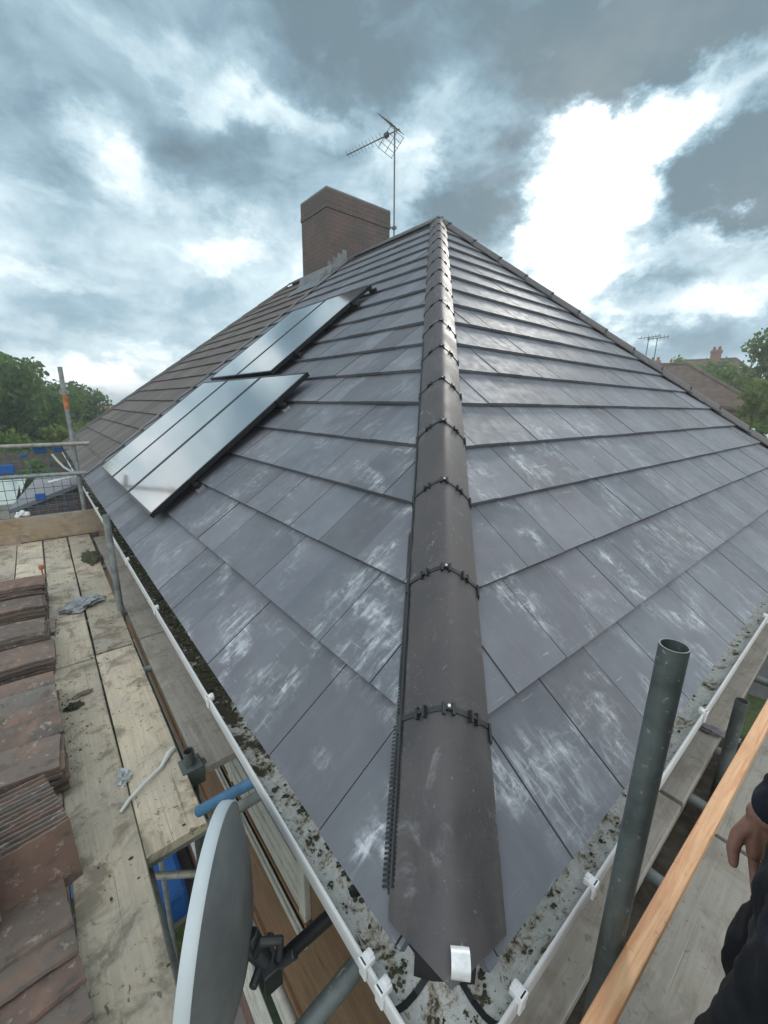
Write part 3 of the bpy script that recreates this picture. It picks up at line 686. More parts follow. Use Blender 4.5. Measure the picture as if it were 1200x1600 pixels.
for lb in ('solar panel of the upper row nearest the hip, top end shaded near the ridge', 'solar panel of the upper row just below the chimney'):
    t = solar(y, y+W, 2.10, 3.80, lb)
    if y < 4.2:
        for yy in (-.487, .487, .80):
            e = MB(); e.box(W/2, W/2+.10, yy-.02, yy+.02, -.078, -.041); e.box(W/2-.002, W/2+.026, yy-.018, yy+.018, -.04, .004); obj('end_clamp', e, M['black_metal'], t, loc=(0, 0, 0))
    y += W+gapP

# ------------------------------------------------------------------ tv aerial
AE = Vector((5.87, 7.09, 4.30))
ta = thing('tv_aerial', 'tv aerial on a tall thin mast strapped to the chimney', 'aerial', AE)
m = MB(); m.tube((5.87, 7.09, 4.30), (5.84, 7.10, 6.36), .016, 12); obj('mast', m, M['aerial'], ta, smooth=40)
m = MB()
for z in (4.42, 4.62): m.tube((5.87, 7.09, z), (5.75, 7.16, z), .014, 8); m.box(5.84, 5.9, 7.05, 7.13, z-.025, z+.025)
obj('bracket', m, M['aerial'], ta)
bd = Vector((-.24, .97, -.03)).normalized(); b0 = Vector((5.84, 7.10, 6.27)); bs = bd.cross(Vector((0, 0, 1))).normalized(); bu = bs.cross(bd)
m = MB(); m.tube(b0-bd*.12, b0+bd*1.25, .011, 8); obj('boom', m, M['aerial'], ta)
m = MB()
for i in range(11):
    q = b0+bd*(.32+.09*i); L_ = .085-.002*i
    for sgn in (-1, 1): m.tube(q+bs*L_*sgn+bu*.045, q, .004, 6); m.tube(q+bs*L_*sgn-bu*.045, q, .004, 6)
obj('director_element', m, M['aerial'], ta)
for sgn in (-1, 1):
    m = MB()
    for k_ in range(5):
        q = b0+bd*(-.06+.075*k_)+bu*sgn*(.03+.062*k_); m.tube(q-bs*.24, q+bs*.24, .0055, 6)
    for s2 in (-.22, 0, .22): m.tube(b0+bd*-.06+bu*sgn*.03+bs*s2, b0+bd*.24+bu*sgn*.28+bs*s2, .006, 6)
    obj('reflector_grid', m, M['aerial'], ta)
m = MB(); m.box(-.035, .035, -.05, .05, -.03, .04, Matrix.Translation(b0+bd*.2)); obj('dipole_box', m, M['black_plastic'], ta, bevel=.006)

# ------------------------------------------------------------------ scaffold boards
BZ = -.58; BT = .038
def board(x0, y0, x1, y1, w, z, label, mat='board', bands=(False, False), grp='scaffold boards of the left platform', warp=.004, seed=0, cat='scaffold board', th=BT):
    """board whose centre line runs from (x0,y0) to (x1,y1), top at z"""
    L = sqrt((x1-x0)**2+(y1-y0)**2); ang = math.atan2(y1-y0, x1-x0); rr = random.Random(seed+int(abs(x0)*1000)+int(abs(y0)*77))
    m = MB(); n = max(6, int(L/.12)); a1, a2, ph = rr.uniform(-warp, warp), rr.uniform(-warp, warp), rr.uniform(0, 6)
    tops = []; bots = []
    for i in range(n+1):
        x = L*i/n; zz = a1*sin(x*1.1+ph); dy = .0018*sin(x*2.3+ph)+.0012*noise.noise(Vector((x*6, ph, 0)))
        rowt = [(x, -w/2+dy, zz-.004), (x, -w/2+.004+dy, zz), (x, 0, zz+.001), (x, w/2-.004+dy, zz+a2*.4), (x, w/2+dy, zz-.004+a2*.4), (x, w/2+dy, zz-th), (x, -w/2+dy, zz-th)]
        tops.append(rowt)
    m.grid(tops, True); m.face(tops[0][::-1]); m.face(tops[-1])
    o = obj('scaffold_board', m, M[mat], None, smooth=30, loc=(x0, y0, z), rot=(0, 0, ang)); tag(o, label, cat, grp)
    if any(bands):
        for k_, on in enumerate(bands):
            if on:
                e = MB(); xx = 0 if k_ == 0 else L-.05; e.box(xx-.002, xx+.052, -w/2-.004, w/2+.004, -th-.002, .003); obj('end_band', e, M['steel'], o, loc=(0, 0, 0))
    return o
xa, xb, xc, xd, xe = -.468, -.240, -.697, -.926, -1.155
board(xa, -.6, xa, 2.78, .222, BZ, 'long pale scaffold board with dirt specks, beside the stacked tiles and nearest the camera')
board(xa, 2.80, xa+.01, 6.03, .222, BZ, 'scaffold board beyond the crack, second plank from the gutter, running to the end plank')
board(xb, 1.16, xb, 2.82, .222, BZ, 'short scaffold board ending in the air beside the satellite dish, white cable lying on it')
board(xb+.004, 2.84, xb+.02, 6.03, .222, BZ, 'muddy far scaffold board next to the gutter standard', seed=3)
board(xc, -.6, xc, 3.3, .222, BZ, 'scaffold board lying under the near stacks of old tiles')
board(xc, 3.32, xc, 6.03, .222, BZ, 'pale far scaffold board under the furthest stack of old tiles')
board(xd, -.6, xd, 3.6, .222, BZ, 'outer scaffold board hidden by stacked tiles at the left edge')
board(xd, 3.62, xd, 6.03, .222, BZ, 'yellowish scaffold board behind the stacked tiles at the far left')
board(xe, -.6, xe, 6.03, .222, BZ, 'outermost scaffold board along the far left edge')
board(.035, 1.46, .035, 2.90, .225, BZ-.02, 'grey brown inner board tucked below the gutter, its sawn end above the blue tube', 'grey_board')
board(.035, 2.92, .035, 5.9, .225, BZ-.02, 'grey brown inner board further along below the mossy gutter', 'grey_board')
# right-hand platform
RZ = -.56
board(1.40, .045, -.25, .045, .225, RZ+.06, 'grey inner board under the right gutter, near side of the gap', 'grey_board', grp='scaffold boards of the right platform')
board(1.425, .045, 4.6, .045, .225, RZ+.06, 'grey inner board under the right gutter, beyond the gap', 'grey_board', grp='scaffold boards of the right platform')
for i, yy in enumerate((-.262, -.490, -.718)):
    nm = ('inside', 'middle', 'outer')[i]
    board(1.42+.5*i, yy, -1.2, yy, .223, RZ, f'{nm} grey board of the walkway the person stands on', 'grey_board', grp='scaffold boards of the right platform')
    board(1.44+.5*i, yy, 5.2, yy, .223, RZ, f'{nm} grey board further along the right walkway behind the person', 'grey_board', grp='scaffold boards of the right platform')
board(2.5, -.115, -.6, -.115, .16, RZ-.20, 'dark plank added low in the gap beside the orange timber to darken it', 'gap_dark_board', grp='scaffold boards of the right platform')  # plank added under the gap so the opening reads as deep shade
# toe plank closing the far end of the left platform
m = MB(); m.box(-1.0, 1.0, -.019, .019, -.15, .15)
tp = obj('toe_board', m, M['toe'], None, loc=(-.93, 6.06, BZ+.16), bevel=.004); tag(tp, 'brown plank on edge closing the far end of the left platform', 'toe board')
# long new timber on the right
m = MB(); m.box(0, 4.6, -.021, .021, -.040, 0)
tb = obj('timber_beam', m, M['timber'], None, loc=(-.22, -.158, -.1), rot=(0, 0, -.0303), bevel=.004); tag(tb, 'long fresh orange pine timber rail beside the right gutter', 'timber')

# ------------------------------------------------------------------ scaffold tubes
TR = .0242
def tubeobj(p0, p1, label, mat='steel', name='scaffold_tube', r=TR, grp='scaffold tubes', hollow=.12):
    p0 = Vector(p0); p1 = Vector(p1); m = MB(); m.tube(Vector((0, 0, 0)), p1-p0, r, 24, hollow)
    o = obj(name, m, M[mat], None, smooth=40, loc=p0); tag(o, label, 'scaffold tube', grp); return o
def coupler(p, parent, ax='z', world=True):
    m = MB(); p = Vector(p)-parent.location
    d = {'z': Vector((0, 0, 1)), 'x': Vector((1, 0, 0)), 'y': Vector((0, 1, 0))}[ax]
    m.tube(p-d*.028, p+d*.028, TR+.010, 14); m.box(p.x-.045, p.x+.045, p.y-.02, p.y+.02, p.z-.022, p.z+.022)
    m.tube(p+Vector((.03, -.03, .0)), p+Vector((.03, -.06, 0)), .008, 8); m.tube(p+Vector((-.03, .0, .03)), p+Vector((-.03, -.045, .03)), .009, 6)
    return obj('coupler', m, M['rail_steel'], parent, loc=(0, 0, 0), smooth=35, bevel=.003)
rp = tubeobj((.452, -.126, GZ), (.452, -.126, .655), 'dark upright scaffold tube, open at the top, in front of the right slope', 'dark_steel', 'scaffold_standard', .0258)
st_ = tubeobj((1.80, -.125, GZ), (1.80, -.125, -.15), 'short open tube stub behind the orange timber', 'dark_steel', 'scaffold_standard')
tubeobj((3.9, -.125, GZ), (3.9, -.125, -.2), 'right platform upright far along the orange timber', 'dark_steel', 'scaffold_standard')
for i, x in enumerate((-.35, .70, 1.12, 1.62, 2.05, 3.0)):
    tubeobj((x, -1.0, RZ-BT-TR-.002), (x, .26, RZ-BT-TR-.002), ('tube under the right boards nearest the camera', 'tube under the boards just past the dark upright', 'tube under the boards before the dark gap mouth', 'tube under the boards beside the short stub', 'tube under the boards past the short stub', 'furthest tube under the right boards')[i], 'steel', 'scaffold_transom')
tubeobj((-1.2, -.98, RZ-BT-3*TR-.004), (5, -.98, RZ-BT-3*TR-.004), 'long tube along the outer edge of the right platform', 'steel', 'scaffold_ledger')
np_ = tubeobj((-.118, 3.45, GZ), (-.118, 3.45, .235), 'upright scaffold tube by the gutter halfway along the left platform', 'steel', 'scaffold_standard')
fp = tubeobj((-.112, 6.13, GZ), (-.112, 6.13, 1.47), 'far upright scaffold tube with an orange band at the end of the left platform', 'steel', 'scaffold_standard')
m = MB(); m.tube(Vector((0, 0, .98-GZ)), Vector((0, 0, 1.16-GZ)), TR+.0025, 20); obj('orange_band', m, M['orange'], fp, loc=(0, 0, 0), smooth=40)
coupler((-.112, 6.13, .205), fp, 'z'); coupler((-.112, 6.13, .57), fp, 'z'); coupler((-.112, 6.13, 1.18), fp, 'z')
tubeobj((-2.6, 6.13-2*TR, .56), (.05, 6.13-2*TR, .57), 'upper guard rail across the end of the left platform', 'rail_steel', 'guard_rail')
tubeobj((-2.6, 6.13-2*TR, .235), (-.03, 6.13-2*TR, .205), 'lower guard rail across the end of the left platform', 'steel', 'guard_rail')
for i, yy in enumerate((1.20, 2.55, 3.52, 4.8, 5.9)):
    tubeobj((-1.6, yy, BZ-BT-TR-.004), (.20, yy, BZ-BT-TR-.004), ('tube under the short board end beside the satellite dish', 'tube under the left boards at the crack', 'tube under the left boards by the halfway upright', 'tube under the left boards past halfway', 'tube under the left boards at the end plank')[i], 'steel', 'scaffold_transom')
lg = tubeobj((-.122, 1.18, BZ-BT-3*TR-.008), (-.122, 6.4, BZ-BT-3*TR-.008), 'long tube running under the gap between the left boards and the inner board', 'dark_steel', 'scaffold_ledger')
tubeobj((-.355, .6, BZ-BT-3*TR-.06), (-.355, 6.4, BZ-BT-3*TR-.06), 'lengthwise tube seen through the crack between the two left boards', 'steel', 'scaffold_ledger')
sb = tubeobj((-.105, 1.50, -1.6), (-.105, 1.50, -.50), 'stub of upright tube with a clamp beside the short board end', 'dark_steel', 'scaffold_standard')
m = MB(); m.box(-.045, .05, -.05, .045, .93, 1.03); m.box(.05, .075, -.02, .03, .95, 1.0); m.tube((-.02, -.06, .97), (-.02, -.09, .97), .011, 6); obj('coupler', m, M['dark_steel'], sb, loc=(0, 0, 0), bevel=.006)
tubeobj((-.185, 1.01, -.34), (.01, .815, -.135), 'blue painted tube poking up under the gutter above the dish', 'blue_paint', 'scaffold_tube', .019)
tubeobj((-.42, .292, -.42), (.14, .268, -.215), 'grey tube under the gutter at the bottom edge', 'dark_steel', 'scaffold_tube')
tubeobj((-.5, 2.2, -1.75), (.15, 1.6, -1.6), 'thin pale tube far below the short board end', 'rail_steel', 'scaffold_tube', .02)
tubeobj((-.33, 1.9, -2.6), (-.05, 1.0, -1.0), 'sloping brace below the short board end', 'rail_steel', 'scaffold_brace', .02)

# mesh guard with blue plastic patches at the end of the left platform
mg = thing('mesh_guard', 'blue wire mesh guard panel hung on the end rails', 'guard panel', (-1.25, 6.20, -.3))
m = MB()
for i in range(26): m.tube((-2.45+.09*i, 6.18, -.40), (-2.45+.09*i-.0, 6.18, .50), .0035, 5)
for i in range(9): m.tube((-2.47, 6.18, -.40+.11*i), (-.16, 6.18, -.40+.112*i), .0045, 5)
obj('mesh', m, M['blue_wire'], mg)
for (px, pz, w, h_) in ((-.79, .30, .09, .055), (-.52, -.06, .05, .045), (-.27, .50, .045, .03), (-.44, .515, .06, .05), (-.60, .45, .03, .02)):
    b_ = MB(); b_.box(px-w, px+w, 6.14, 6.165, pz-h_, pz+h_); obj('blue_patch', b_, M['blue'], mg, bevel=.012)
m = MB(); m.path([(-.335, 6.17, .45), (-.29, 6.16, .36), (-.24, 6.15, .28), (-.16, 6.14, .21)], .013, 6)
w_ = obj('wire_tie', m, M['cable'], None); tag(w_, 'pale strap tied from the mesh guard to the far upright', 'strap')
tubeobj((-.42, 6.10, .12), (-.17, 6.10, .17), 'short pale tube clamped below the lower guard rail', 'zinc', 'scaffold_tube', .018)
m = MB()
for i in range(9): m.ball((-.72+rnd.uniform(-.05, .05), 6.12+rnd.uniform(-.02, .02), -.24+rnd.uniform(-.03, .03)), rnd.uniform(.015, .035), 7, 5)
tag(obj('plastic_bag', m, M['white'], None, smooth=60), 'crumpled white plastic caught on the mesh guard above the end plank', 'plastic bag')

# ------------------------------------------------------------------ old roof tiles stacked on the left platform
def clay_mesh(seed, L=.34, Wd=.225, th=.0135, roll=0.0):
    rr = random.Random(seed); m = MB(); nx, ny = 14, 9; rows = []
    for i in range(nx+1):
        x = -L/2+L*i/nx; r_ = []
        for j in range(ny+1):
            y = -Wd/2+Wd*j/ny
            z = (.006+.003*(seed % 4))*(1-(2*x/L)**2)+.004*cos(j/ny*pi*2+seed)*roll*2+roll*.03*sin(pi*j/ny)+.003*noise.noise(Vector((x*22, y*22, seed)))
            e = .0035*noise.noise(Vector((x*30, seed, 3))) if j in (0, ny) else 0
            e2 = .004*noise.noise(Vector((y*30, seed, 7))) if i in (0, nx) else 0
            r_.append(Vector((x+e2, y+e, z)))
        rows.append(r_)
    low = [[q-Vector((0, 0, th)) for q in r_] for r_ in rows]
    m.grid(rows); m.grid([r_[::-1] for r_ in low]); m.grid([low[0], rows[0]]); m.grid([rows[-1], low[-1]])
    m.grid([[r_[0] for r_ in rows], [r_[0] for r_ in low]]); m.grid([[r_[-1] for r_ in low], [r_[-1] for r_ in rows]])
    return m.mesh('stacked_tile', M['clay'])
CM = [clay_mesh(s) for s in range(5)]; RM = [clay_mesh(s+20, .36, .17, .015, 1.0) for s in range(3)]
for me in CM+RM:
    me.polygons.foreach_set('use_smooth', [True]*len(me.polygons)); me.set_sharp_from_angle(angle=R(50))
def tile(me, loc, rot, label, grp):
    o = bpy.data.objects.new('stacked_tile', me); COL.objects.link(o); o.location = loc; o.rotation_euler = rot; tag(o, label, 'roof tile', grp)
def stack(x, y, n, desc, slip=.004, meshes=CM, tilt=0.0, dz=.0172, base=BZ+.014, rz=0.0, slipx=0.0):
    for i in range(n):
        lab = f'old roof tile on top of {desc}' if i == n-1 else f'old roof tile lower down in {desc}'
        tile(rnd.choice(meshes), (x+rnd.uniform(-.016, .012)+slipx*i, y+rnd.uniform(-.011, .011)+slip*i, base+dz*i), (tilt+rnd.uniform(-.012, .012), rnd.uniform(-.012, .012), rz+rnd.uniform(-.07, .07)), lab, f'tiles in {desc}')
XS = -.745
stack(XS, 4.02, 13, 'the furthest stack, capped blue-grey', slip=-.004)
stack(XS-.01, 3.70, 9, 'the second furthest stack', slip=-.003)
stack(XS+.02, 3.42, 2, 'the low stack between the far stacks', slip=.002, tilt=.03)
stack(XS, 3.13, 12, 'the sloping middle stack', slip=-.004)
stack(XS+.012, 2.86, 8, 'the stack just past the board crack', slip=-.003, tilt=.05)
stack(XS-.02, 2.60, 2, 'the low stack before the humped tiles')
for k_ in range(4):
    tile(RM[k_ % 3], (XS+.005*k_, 2.43-.135*k_, -.44-.004*k_), (0.04, 0, rnd.uniform(-.03, .03)), 'red rounded roof tile laid in the row of humped tiles', 'humped red tiles')
for k_ in range(3): stack(XS, 2.40-.15*k_, 6, 'the packed layer under the humped red tiles', slip=0, dz=.017)
stack(XS+.02, 1.80, 10, 'the mossy white-topped stack', slip=-.003, meshes=CM[:2])
for k_ in range(14):      # tiles stood on edge, leaning on one another
    tile(CM[k_ % 5], (XS-.035+.005*k_, 1.53-.0215*k_, -.475), (R(70)+.008*k_, 0, R(4)+rnd.uniform(-.03, .03)), 'old roof tile stood on edge in the leaning ribbed row', 'tiles leaning on edge')
stack(XS-.19, 1.24, 23, 'the tall pinkish stack at the left edge', slip=-.001, dz=.0172, rz=.12)
for k_ in range(7):
    tile(CM[(k_+2) % 5], (XS-.01+.008*k_, 1.12-.095*k_, -.525+.0005*k_), (R(-10), 0, R(6)+rnd.uniform(-.03, .03)), 'old roof tile overlapped like a step in the nearest row', 'overlapped tiles nearest the camera')
for k_ in range(5): stack(XS-.015, 1.08-.1*k_, 1, 'the bottom layer under the nearest overlapped row', slip=0)
for yy in (3.9, 3.1, 2.3): stack(-1.10, yy, 9, f'the outer stack at the platform edge, {"far" if yy > 3.5 else "middle" if yy > 3 else "near"} one')

# debris on the boards
def clod(loc, s, label, mat='rag', cat='debris', sc=(1.8, .8, .35), rz=0.0, seed=0, name='debris_lump'):
    rr = random.Random(seed); m = MB(); n, mm = 40, 22; rows = []
    for i in range(mm+1):
        th = pi*i/mm; row = []
        for k_ in range(n):
            d = Vector((sin(th)*cos(2*pi*k_/n), sin(th)*sin(2*pi*k_/n), cos(th))); q = 1+.55*noise.noise(d*1.9+Vector((seed*3.3, 0, 0)))+.38*noise.noise(d*4.3+Vector((seed, 0, 0)))+.22*noise.noise(d*11+Vector((0, seed, 0)))
            row.append(Vector((d.x*sc[0], d.y*sc[1], d.z*sc[2]))*s*q)
        rows.append(row)
    m.grid(rows, True); o = obj(name, m, M[mat], None, smooth=50, loc=loc, rot=(0, 0, rz)); tag(o, label, cat); return o
clod((-.36, 3.72, BZ+.025), .10, 'grey crumpled rag lying on the far boards', sc=(1.5, .9, .3), rz=.6, seed=2, name='rag', cat='rag')
clod((-.45, 2.40, BZ+.008), .028, 'grey tile shard on the near board', sc=(1.6, .7, .3), rz=.2, seed=5, name='tile_shard', mat='clay', cat='tile shard')
clod((-.18, 5.0, BZ+.008), .085, 'mud smear by the far upright', 'moss', sc=(.9, 2.6, .14), seed=6, name='mud_heap', cat='mud')
clod((-.50, 2.30, BZ+.012), .026, 'dark dirt clod beside the stacked tiles', 'moss', seed=11, sc=(1.5, .9, .6), cat='dirt')
m = MB(); rr = random.Random(12)
for i in range(1100):
    y = rr.uniform(.5, 5.9); x = rr.uniform(-.58, -.13); 
    if rr.random() < .5: x = rr.gauss(-.53, .03); 
    if y < 1.2 and x > -.36: continue
    if x < -.58 or x > -.13 or noise.noise(Vector((x*7, y*2.2, 4))) < .02: continue
    m.ball((x, y, BZ+.002), rr.choice((.0012, .0016, .002, .003, .005))*rr.uniform(.7, 1.2), 6, 4, (rr.uniform(.7, 1.8), rr.uniform(.7, 1.8), .6))
gr = obj('grit', m, M['moss'], None); gr['kind'] = 'stuff'; tag(gr, 'dark grit and moss crumbs scattered over the pale boards', 'grit')
m = MB(); m.path([(-.40, 1.42, BZ+.010), (-.36, 1.455, BZ+.02), (-.29, 1.50, BZ+.024), (-.22, 1.55, BZ+.016), (-.17, 1.62, BZ+.012), (-.14, 1.64, BZ+.012)], .008, 8, [.007, .008, .008, .008, .014, .012])
tag(obj('white_cable', m, M['cable'], None, smooth=50), 'white cable with a stubby end lying across the short board', 'cable')
clod((-.365, 1.60, BZ+.01), .035, 'crumpled clear plastic in the crack between the boards', 'poly', sc=(.8, 1.0, .8), seed=9, name='plastic_scrap', cat='plastic')
m = MB(); m.tube((-.585, 4.30, BZ+.2), (-.585, 4.30, BZ+.235), .02, 12); m.tube((-.585, 4.30, BZ), (-.585, 4.30, BZ+.2), .006, 8)
tag(obj('marker_stub', m, M['orange'], None), 'small red-orange plastic tip beside the furthest tile stack', 'marker')
clod((.99, -.43, RZ+.012), .045, 'dark strap end lying on the walkway by the hand', 'rag', sc=(2.2, .35, .25), rz=-.6, seed=21, name='strap', cat='strap')
clod((2.0, -.045, RZ+.075), .055, 'dark grey slate offcut on the inner board', 'felt', sc=(.5, 1.6, .2), rz=.2, seed=41, name='slate_offcut', cat='slate offcut')

# ------------------------------------------------------------------ satellite dish
DC = Vector((-.272, .50, -.192)); db = Vector((.84, -.53, -.06)).normalized()   # back direction
ds = db.cross(Vector((0, 0, 1))).normalized(); du = ds.cross(db)
sdish = thing('satellite_dish', 'grey satellite dish with a pale rim seen edge-on below the left gutter', 'satellite dish', DC)
A_, B_ = .25, .312
def dpt(r_, t_, off=0.0): return DC+ds*A_*r_*cos(t_)+du*B_*r_*sin(t_)+db*(.075*(1-r_*r_)+off)
m = MB(); nr, na = 12, 64
back = [[dpt(i/nr, 2*pi*k_/na, .004) for k_ in range(na)] for i in range(nr+1)]; front = [[dpt(i/nr, 2*pi*k_/na, -.002) for k_ in range(na)] for i in range(nr+1)]
m.grid(back, True); m.grid([r_[::-1] for r_ in front], True); obj('reflector', m, M['dish'], sdish, smooth=60)
m = MB(); m.grid([[dpt(q, 2*pi*k_/na, o_) for k_ in range(na)] for q, o_ in ((1, .006), (1.012, .004), (1.018, -.008), (1.012, -.022), (1.0, -.024), (.985, -.02), (.985, -.004))], True); obj('rim', m, M['dish_rim'], sdish, smooth=50)
m = MB(); hub = dpt(0, 0, .0); CL = Vector((-.182, .415, -.292))
m.tube(hub, CL, .022, 12); m.box(-.024, .024, -.028, .028, -.034, .034, Matrix.Translation(CL)); m.tube(CL+Vector((-.05, -.02, .03)), CL+Vector((.03, .05, .03)), .011, 8)
for s_ in ((.035, -.03, .045), (-.03, .02, .06), (.02, .03, -.05)): m.tube(CL, CL+Vector(s_)*1.5, .013, 8)
m.path([CL+Vector((.02, -.02, .05)), CL+Vector((.03, -.01, .09)), CL+Vector((-.01, .01, .10)), CL+Vector((-.03, .02, .06))], .012, 8)
obj('clamp', m, M['black_plastic'], sdish, smooth=35, bevel=.004)
m = MB(); m.tube(CL, (.03, .305, -.075), .017, 14); m.tube((.03, .305, -.075), (.055, .30, -.15), .017, 12); obj('arm', m, M['black_metal'], sdish, smooth=40)
m = MB(); m.tube(DC-du*.31, DC-db*.20-du*.52, .010, 8); m.tube(DC-db*.20-du*.52, DC-db*.16-du*.47, .026, 12); obj('receiver_arm', m, M['black_plastic'], sdish)

# ------------------------------------------------------------------ person
def cap(mb, pts, rad, n=12):
    for i in range(len(pts)-1):
        a, b = Vector(pts[i]), Vector(pts[i+1]); k_ = max(2, int((b-a).length/.012))
        mb.path([a.lerp(b, j/k_) for j in range(k_+1)], 0, n, [rad[i]+(rad[i+1]-rad[i])*j/k_ for j in range(k_+1)])
    for p_, q in zip(pts, rad): mb.ball(p_, q*.995, n, 8)
def remesh(name, mb, mat, vox, parent, smooth=4):
    o = obj(name, mb, mat, parent, loc=(0, 0, 0)); r_ = o.modifiers.new('r', 'REMESH'); r_.mode = 'VOXEL'; r_.voxel_size = vox
    s_ = o.modifiers.new('s', 'SMOOTH'); s_.iterations = smooth; s_.factor = .5
    dg = bpy.context.evaluated_depsgraph_get(); me = bpy.data.meshes.new_from_object(o.evaluated_get(dg)); o.modifiers.clear(); o.data = me
    me.polygons.foreach_set('use_smooth', [True]*len(me.polygons)); return o
PX, PY = .395, -.470
per = thing('person', 'person in dark work clothes standing on the right walkway, one bare hand hanging', 'person', (PX, PY, RZ))
# local frame: +y is the way the person faces (the roof), -x is the side towards the camera, z from the boards
body = MB()
cap(body, [(0, 0, .92), (0, -.01, 1.1), (0, -.01, 1.3), (0, -.01, 1.42)], [.145, .135, .155, .11], 16)
cap(body, [(0, -.01, 1.42), (0, .01, 1.53), (0, .025, 1.60)], [.06, .055, .055])
body.ball((0, .03, 1.645), .098, 18, 14, (.80, 1.0, 1.22)); body.ball((0, .06, 1.575), .06, 14, 10, (.85, 1, .9))
cap(body, [(0, .125, 1.665), (0, .148, 1.63)], [.010, .016], 8); body.ball((-.077, .03, 1.64), .03, 8, 6, (.35, .7, 1.1)); body.ball((.077, .03, 1.64), .03, 8, 6, (.35, .7, 1.1))
for s_ in (-1, 1):
    body.ball((s_*.032, .113, 1.668), .015, 8, 6); body.ball((s_*.012, .117, 1.588), .014, 8, 6, (1.4, .8, .5))
    cap(body, [(s_*.09, 0, .92), (s_*.10, .05, .5), (s_*.105, -.02, .10)], [.092, .062, .042], 14)
    cap(body, [(s_*.105, -.04, .05), (s_*.115, .10, .035)], [.042, .035], 10)
def arm(s_, wrist, elbow, hand_dir, fwd, out):
    cap(body, [(s_*.175, -.01, 1.40), elbow, wrist], [.058, .043, .030], 12)
    w = Vector(wrist); d = Vector(hand_dir).normalized(); f_ = Vector(fwd).normalized(); o_ = Vector(out).normalized()
    # palm as a row of tapered metacarpals, fingers with bends, thumb from the side near the base
    for k_, off in enumerate((.034, .012, -.011, -.032)):
        cap(body, [w+f_*off*.5, w+d*.085+f_*off-o_*.004*abs(k_-1.4)], [.021, .0125], 10)
    for k_, (off, L_) in enumerate(((.036, .074), (.0125, .083), (-.0115, .077), (-.0345, .060))):
        a = w+d*.088+f_*off; c1, c2, c3 = .30+.07*k_, .62+.09*k_, .9+.1*k_
        b = a+(d*cos(c1)-o_*sin(c1))*L_*.46; c = b+(d*cos(c2)-o_*sin(c2))*L_*.32; e = c+(d*cos(c3)-o_*sin(c3))*L_*.24
        cap(body, [a, b, c, e], [.0098, .0090, .0082, .0066], 10)
    a = w+d*.022+f_*.026; b = a+(d*.62+f_*.62-o_*.25).normalized()*.042; c = b+(d*.88+f_*.30-o_*.25).normalized()*.033; e = c+(d*.95+f_*.05-o_*.3).normalized()*.026
    cap(body, [a, b, c, e], [.017, .0125, .0118, .0088], 10)
arm(1, (.178, .160, .878), (.23, .05, 1.12), (-.03, -.30, -1), (-.12, 1, -.32), (1, .10, 0))
arm(-1, (-.235, -.10, .90), (-.255, -.09, 1.13), (0, .10, -1), (0, 1, .1), (-1, 0, 0))
remesh('body', body, M['skin'], .0031, per, 2)
jk = MB()
cap(jk, [(0, -.005, .80), (0, -.005, .95), (0, -.015, 1.15), (0, -.015, 1.32), (0, -.01, 1.42)], [.155, .15, .15, .16, .12], 20)
for s_ in (-1, 1): cap(jk, [(s_*.07, -.005, .80), (s_*.075, -.01, 1.1), (s_*.09, -.015, 1.33), (s_*.165, -.015, 1.40)], [.148, .142, .138, .085], 16)
for s_, el, wr in ((1, (.23, .05, 1.12), (.186, .147, .905)), (-1, (-.255, -.09, 1.13), (-.238, -.10, .935))):
    cap(jk, [(s_*.175, -.01, 1.40), el, wr], [.078, .066, .048], 16)
cap(jk, [(0, -.012, 1.42), (0, 0, 1.50)], [.085, .075], 16)
j = remesh('jacket', jk, M['cloth'], .010, per, 8)
tx = bpy.data.textures.new('fold', 'CLOUDS'); tx.noise_scale = .055
dm = j.modifiers.new('fold', 'DISPLACE'); dm.texture = tx; dm.strength = .022; dm.mid_level = .5
tr_ = MB()
cap(tr_, [(0, -.01, .98), (0, -.01, .86)], [.165, .165], 18)
for s_ in (-1, 1): cap(tr_, [(s_*.09, .01, .90), (s_*.10, .06, .62), (s_*.105, .04, .46), (s_*.11, -.02, .07)], [.122, .112, .09, .074], 16)
j = remesh('trousers', tr_, M['trouser'], .010, per, 6)
dm = j.modifiers.new('fold', 'DISPLACE'); dm.texture = tx; dm.strength = .02; dm.mid_level = .5
for s_ in (-1, 1):
    bt = MB(); cap(bt, [(s_*.108, -.05, .12), (s_*.108, -.055, .05), (s_*.113, .04, .045), (s_*.118, .14, .038)], [.055, .05, .05, .042], 14); bt.box(s_*.112-.045, s_*.112+.045, -.10, .175, .0, .022)
    remesh('boot', bt, M['boot'], .007, per, 3)
hr = MB(); hr.ball((0, .015, 1.668), .104, 18, 12, (.83, .98, 1.12)); 
hb = [f_ for f_ in hr.f if sum(hr.v[i][2] for i in f_)/4 > 1.68 or sum(hr.v[i][1] for i in f_)/4 < .01 and sum(hr.v[i][2] for i in f_)/4 > 1.58]
hr.f = hb; hr.mi = [0]*len(hb); obj('hair', hr, M['hair'], per, loc=(0, 0, 0), smooth=60)

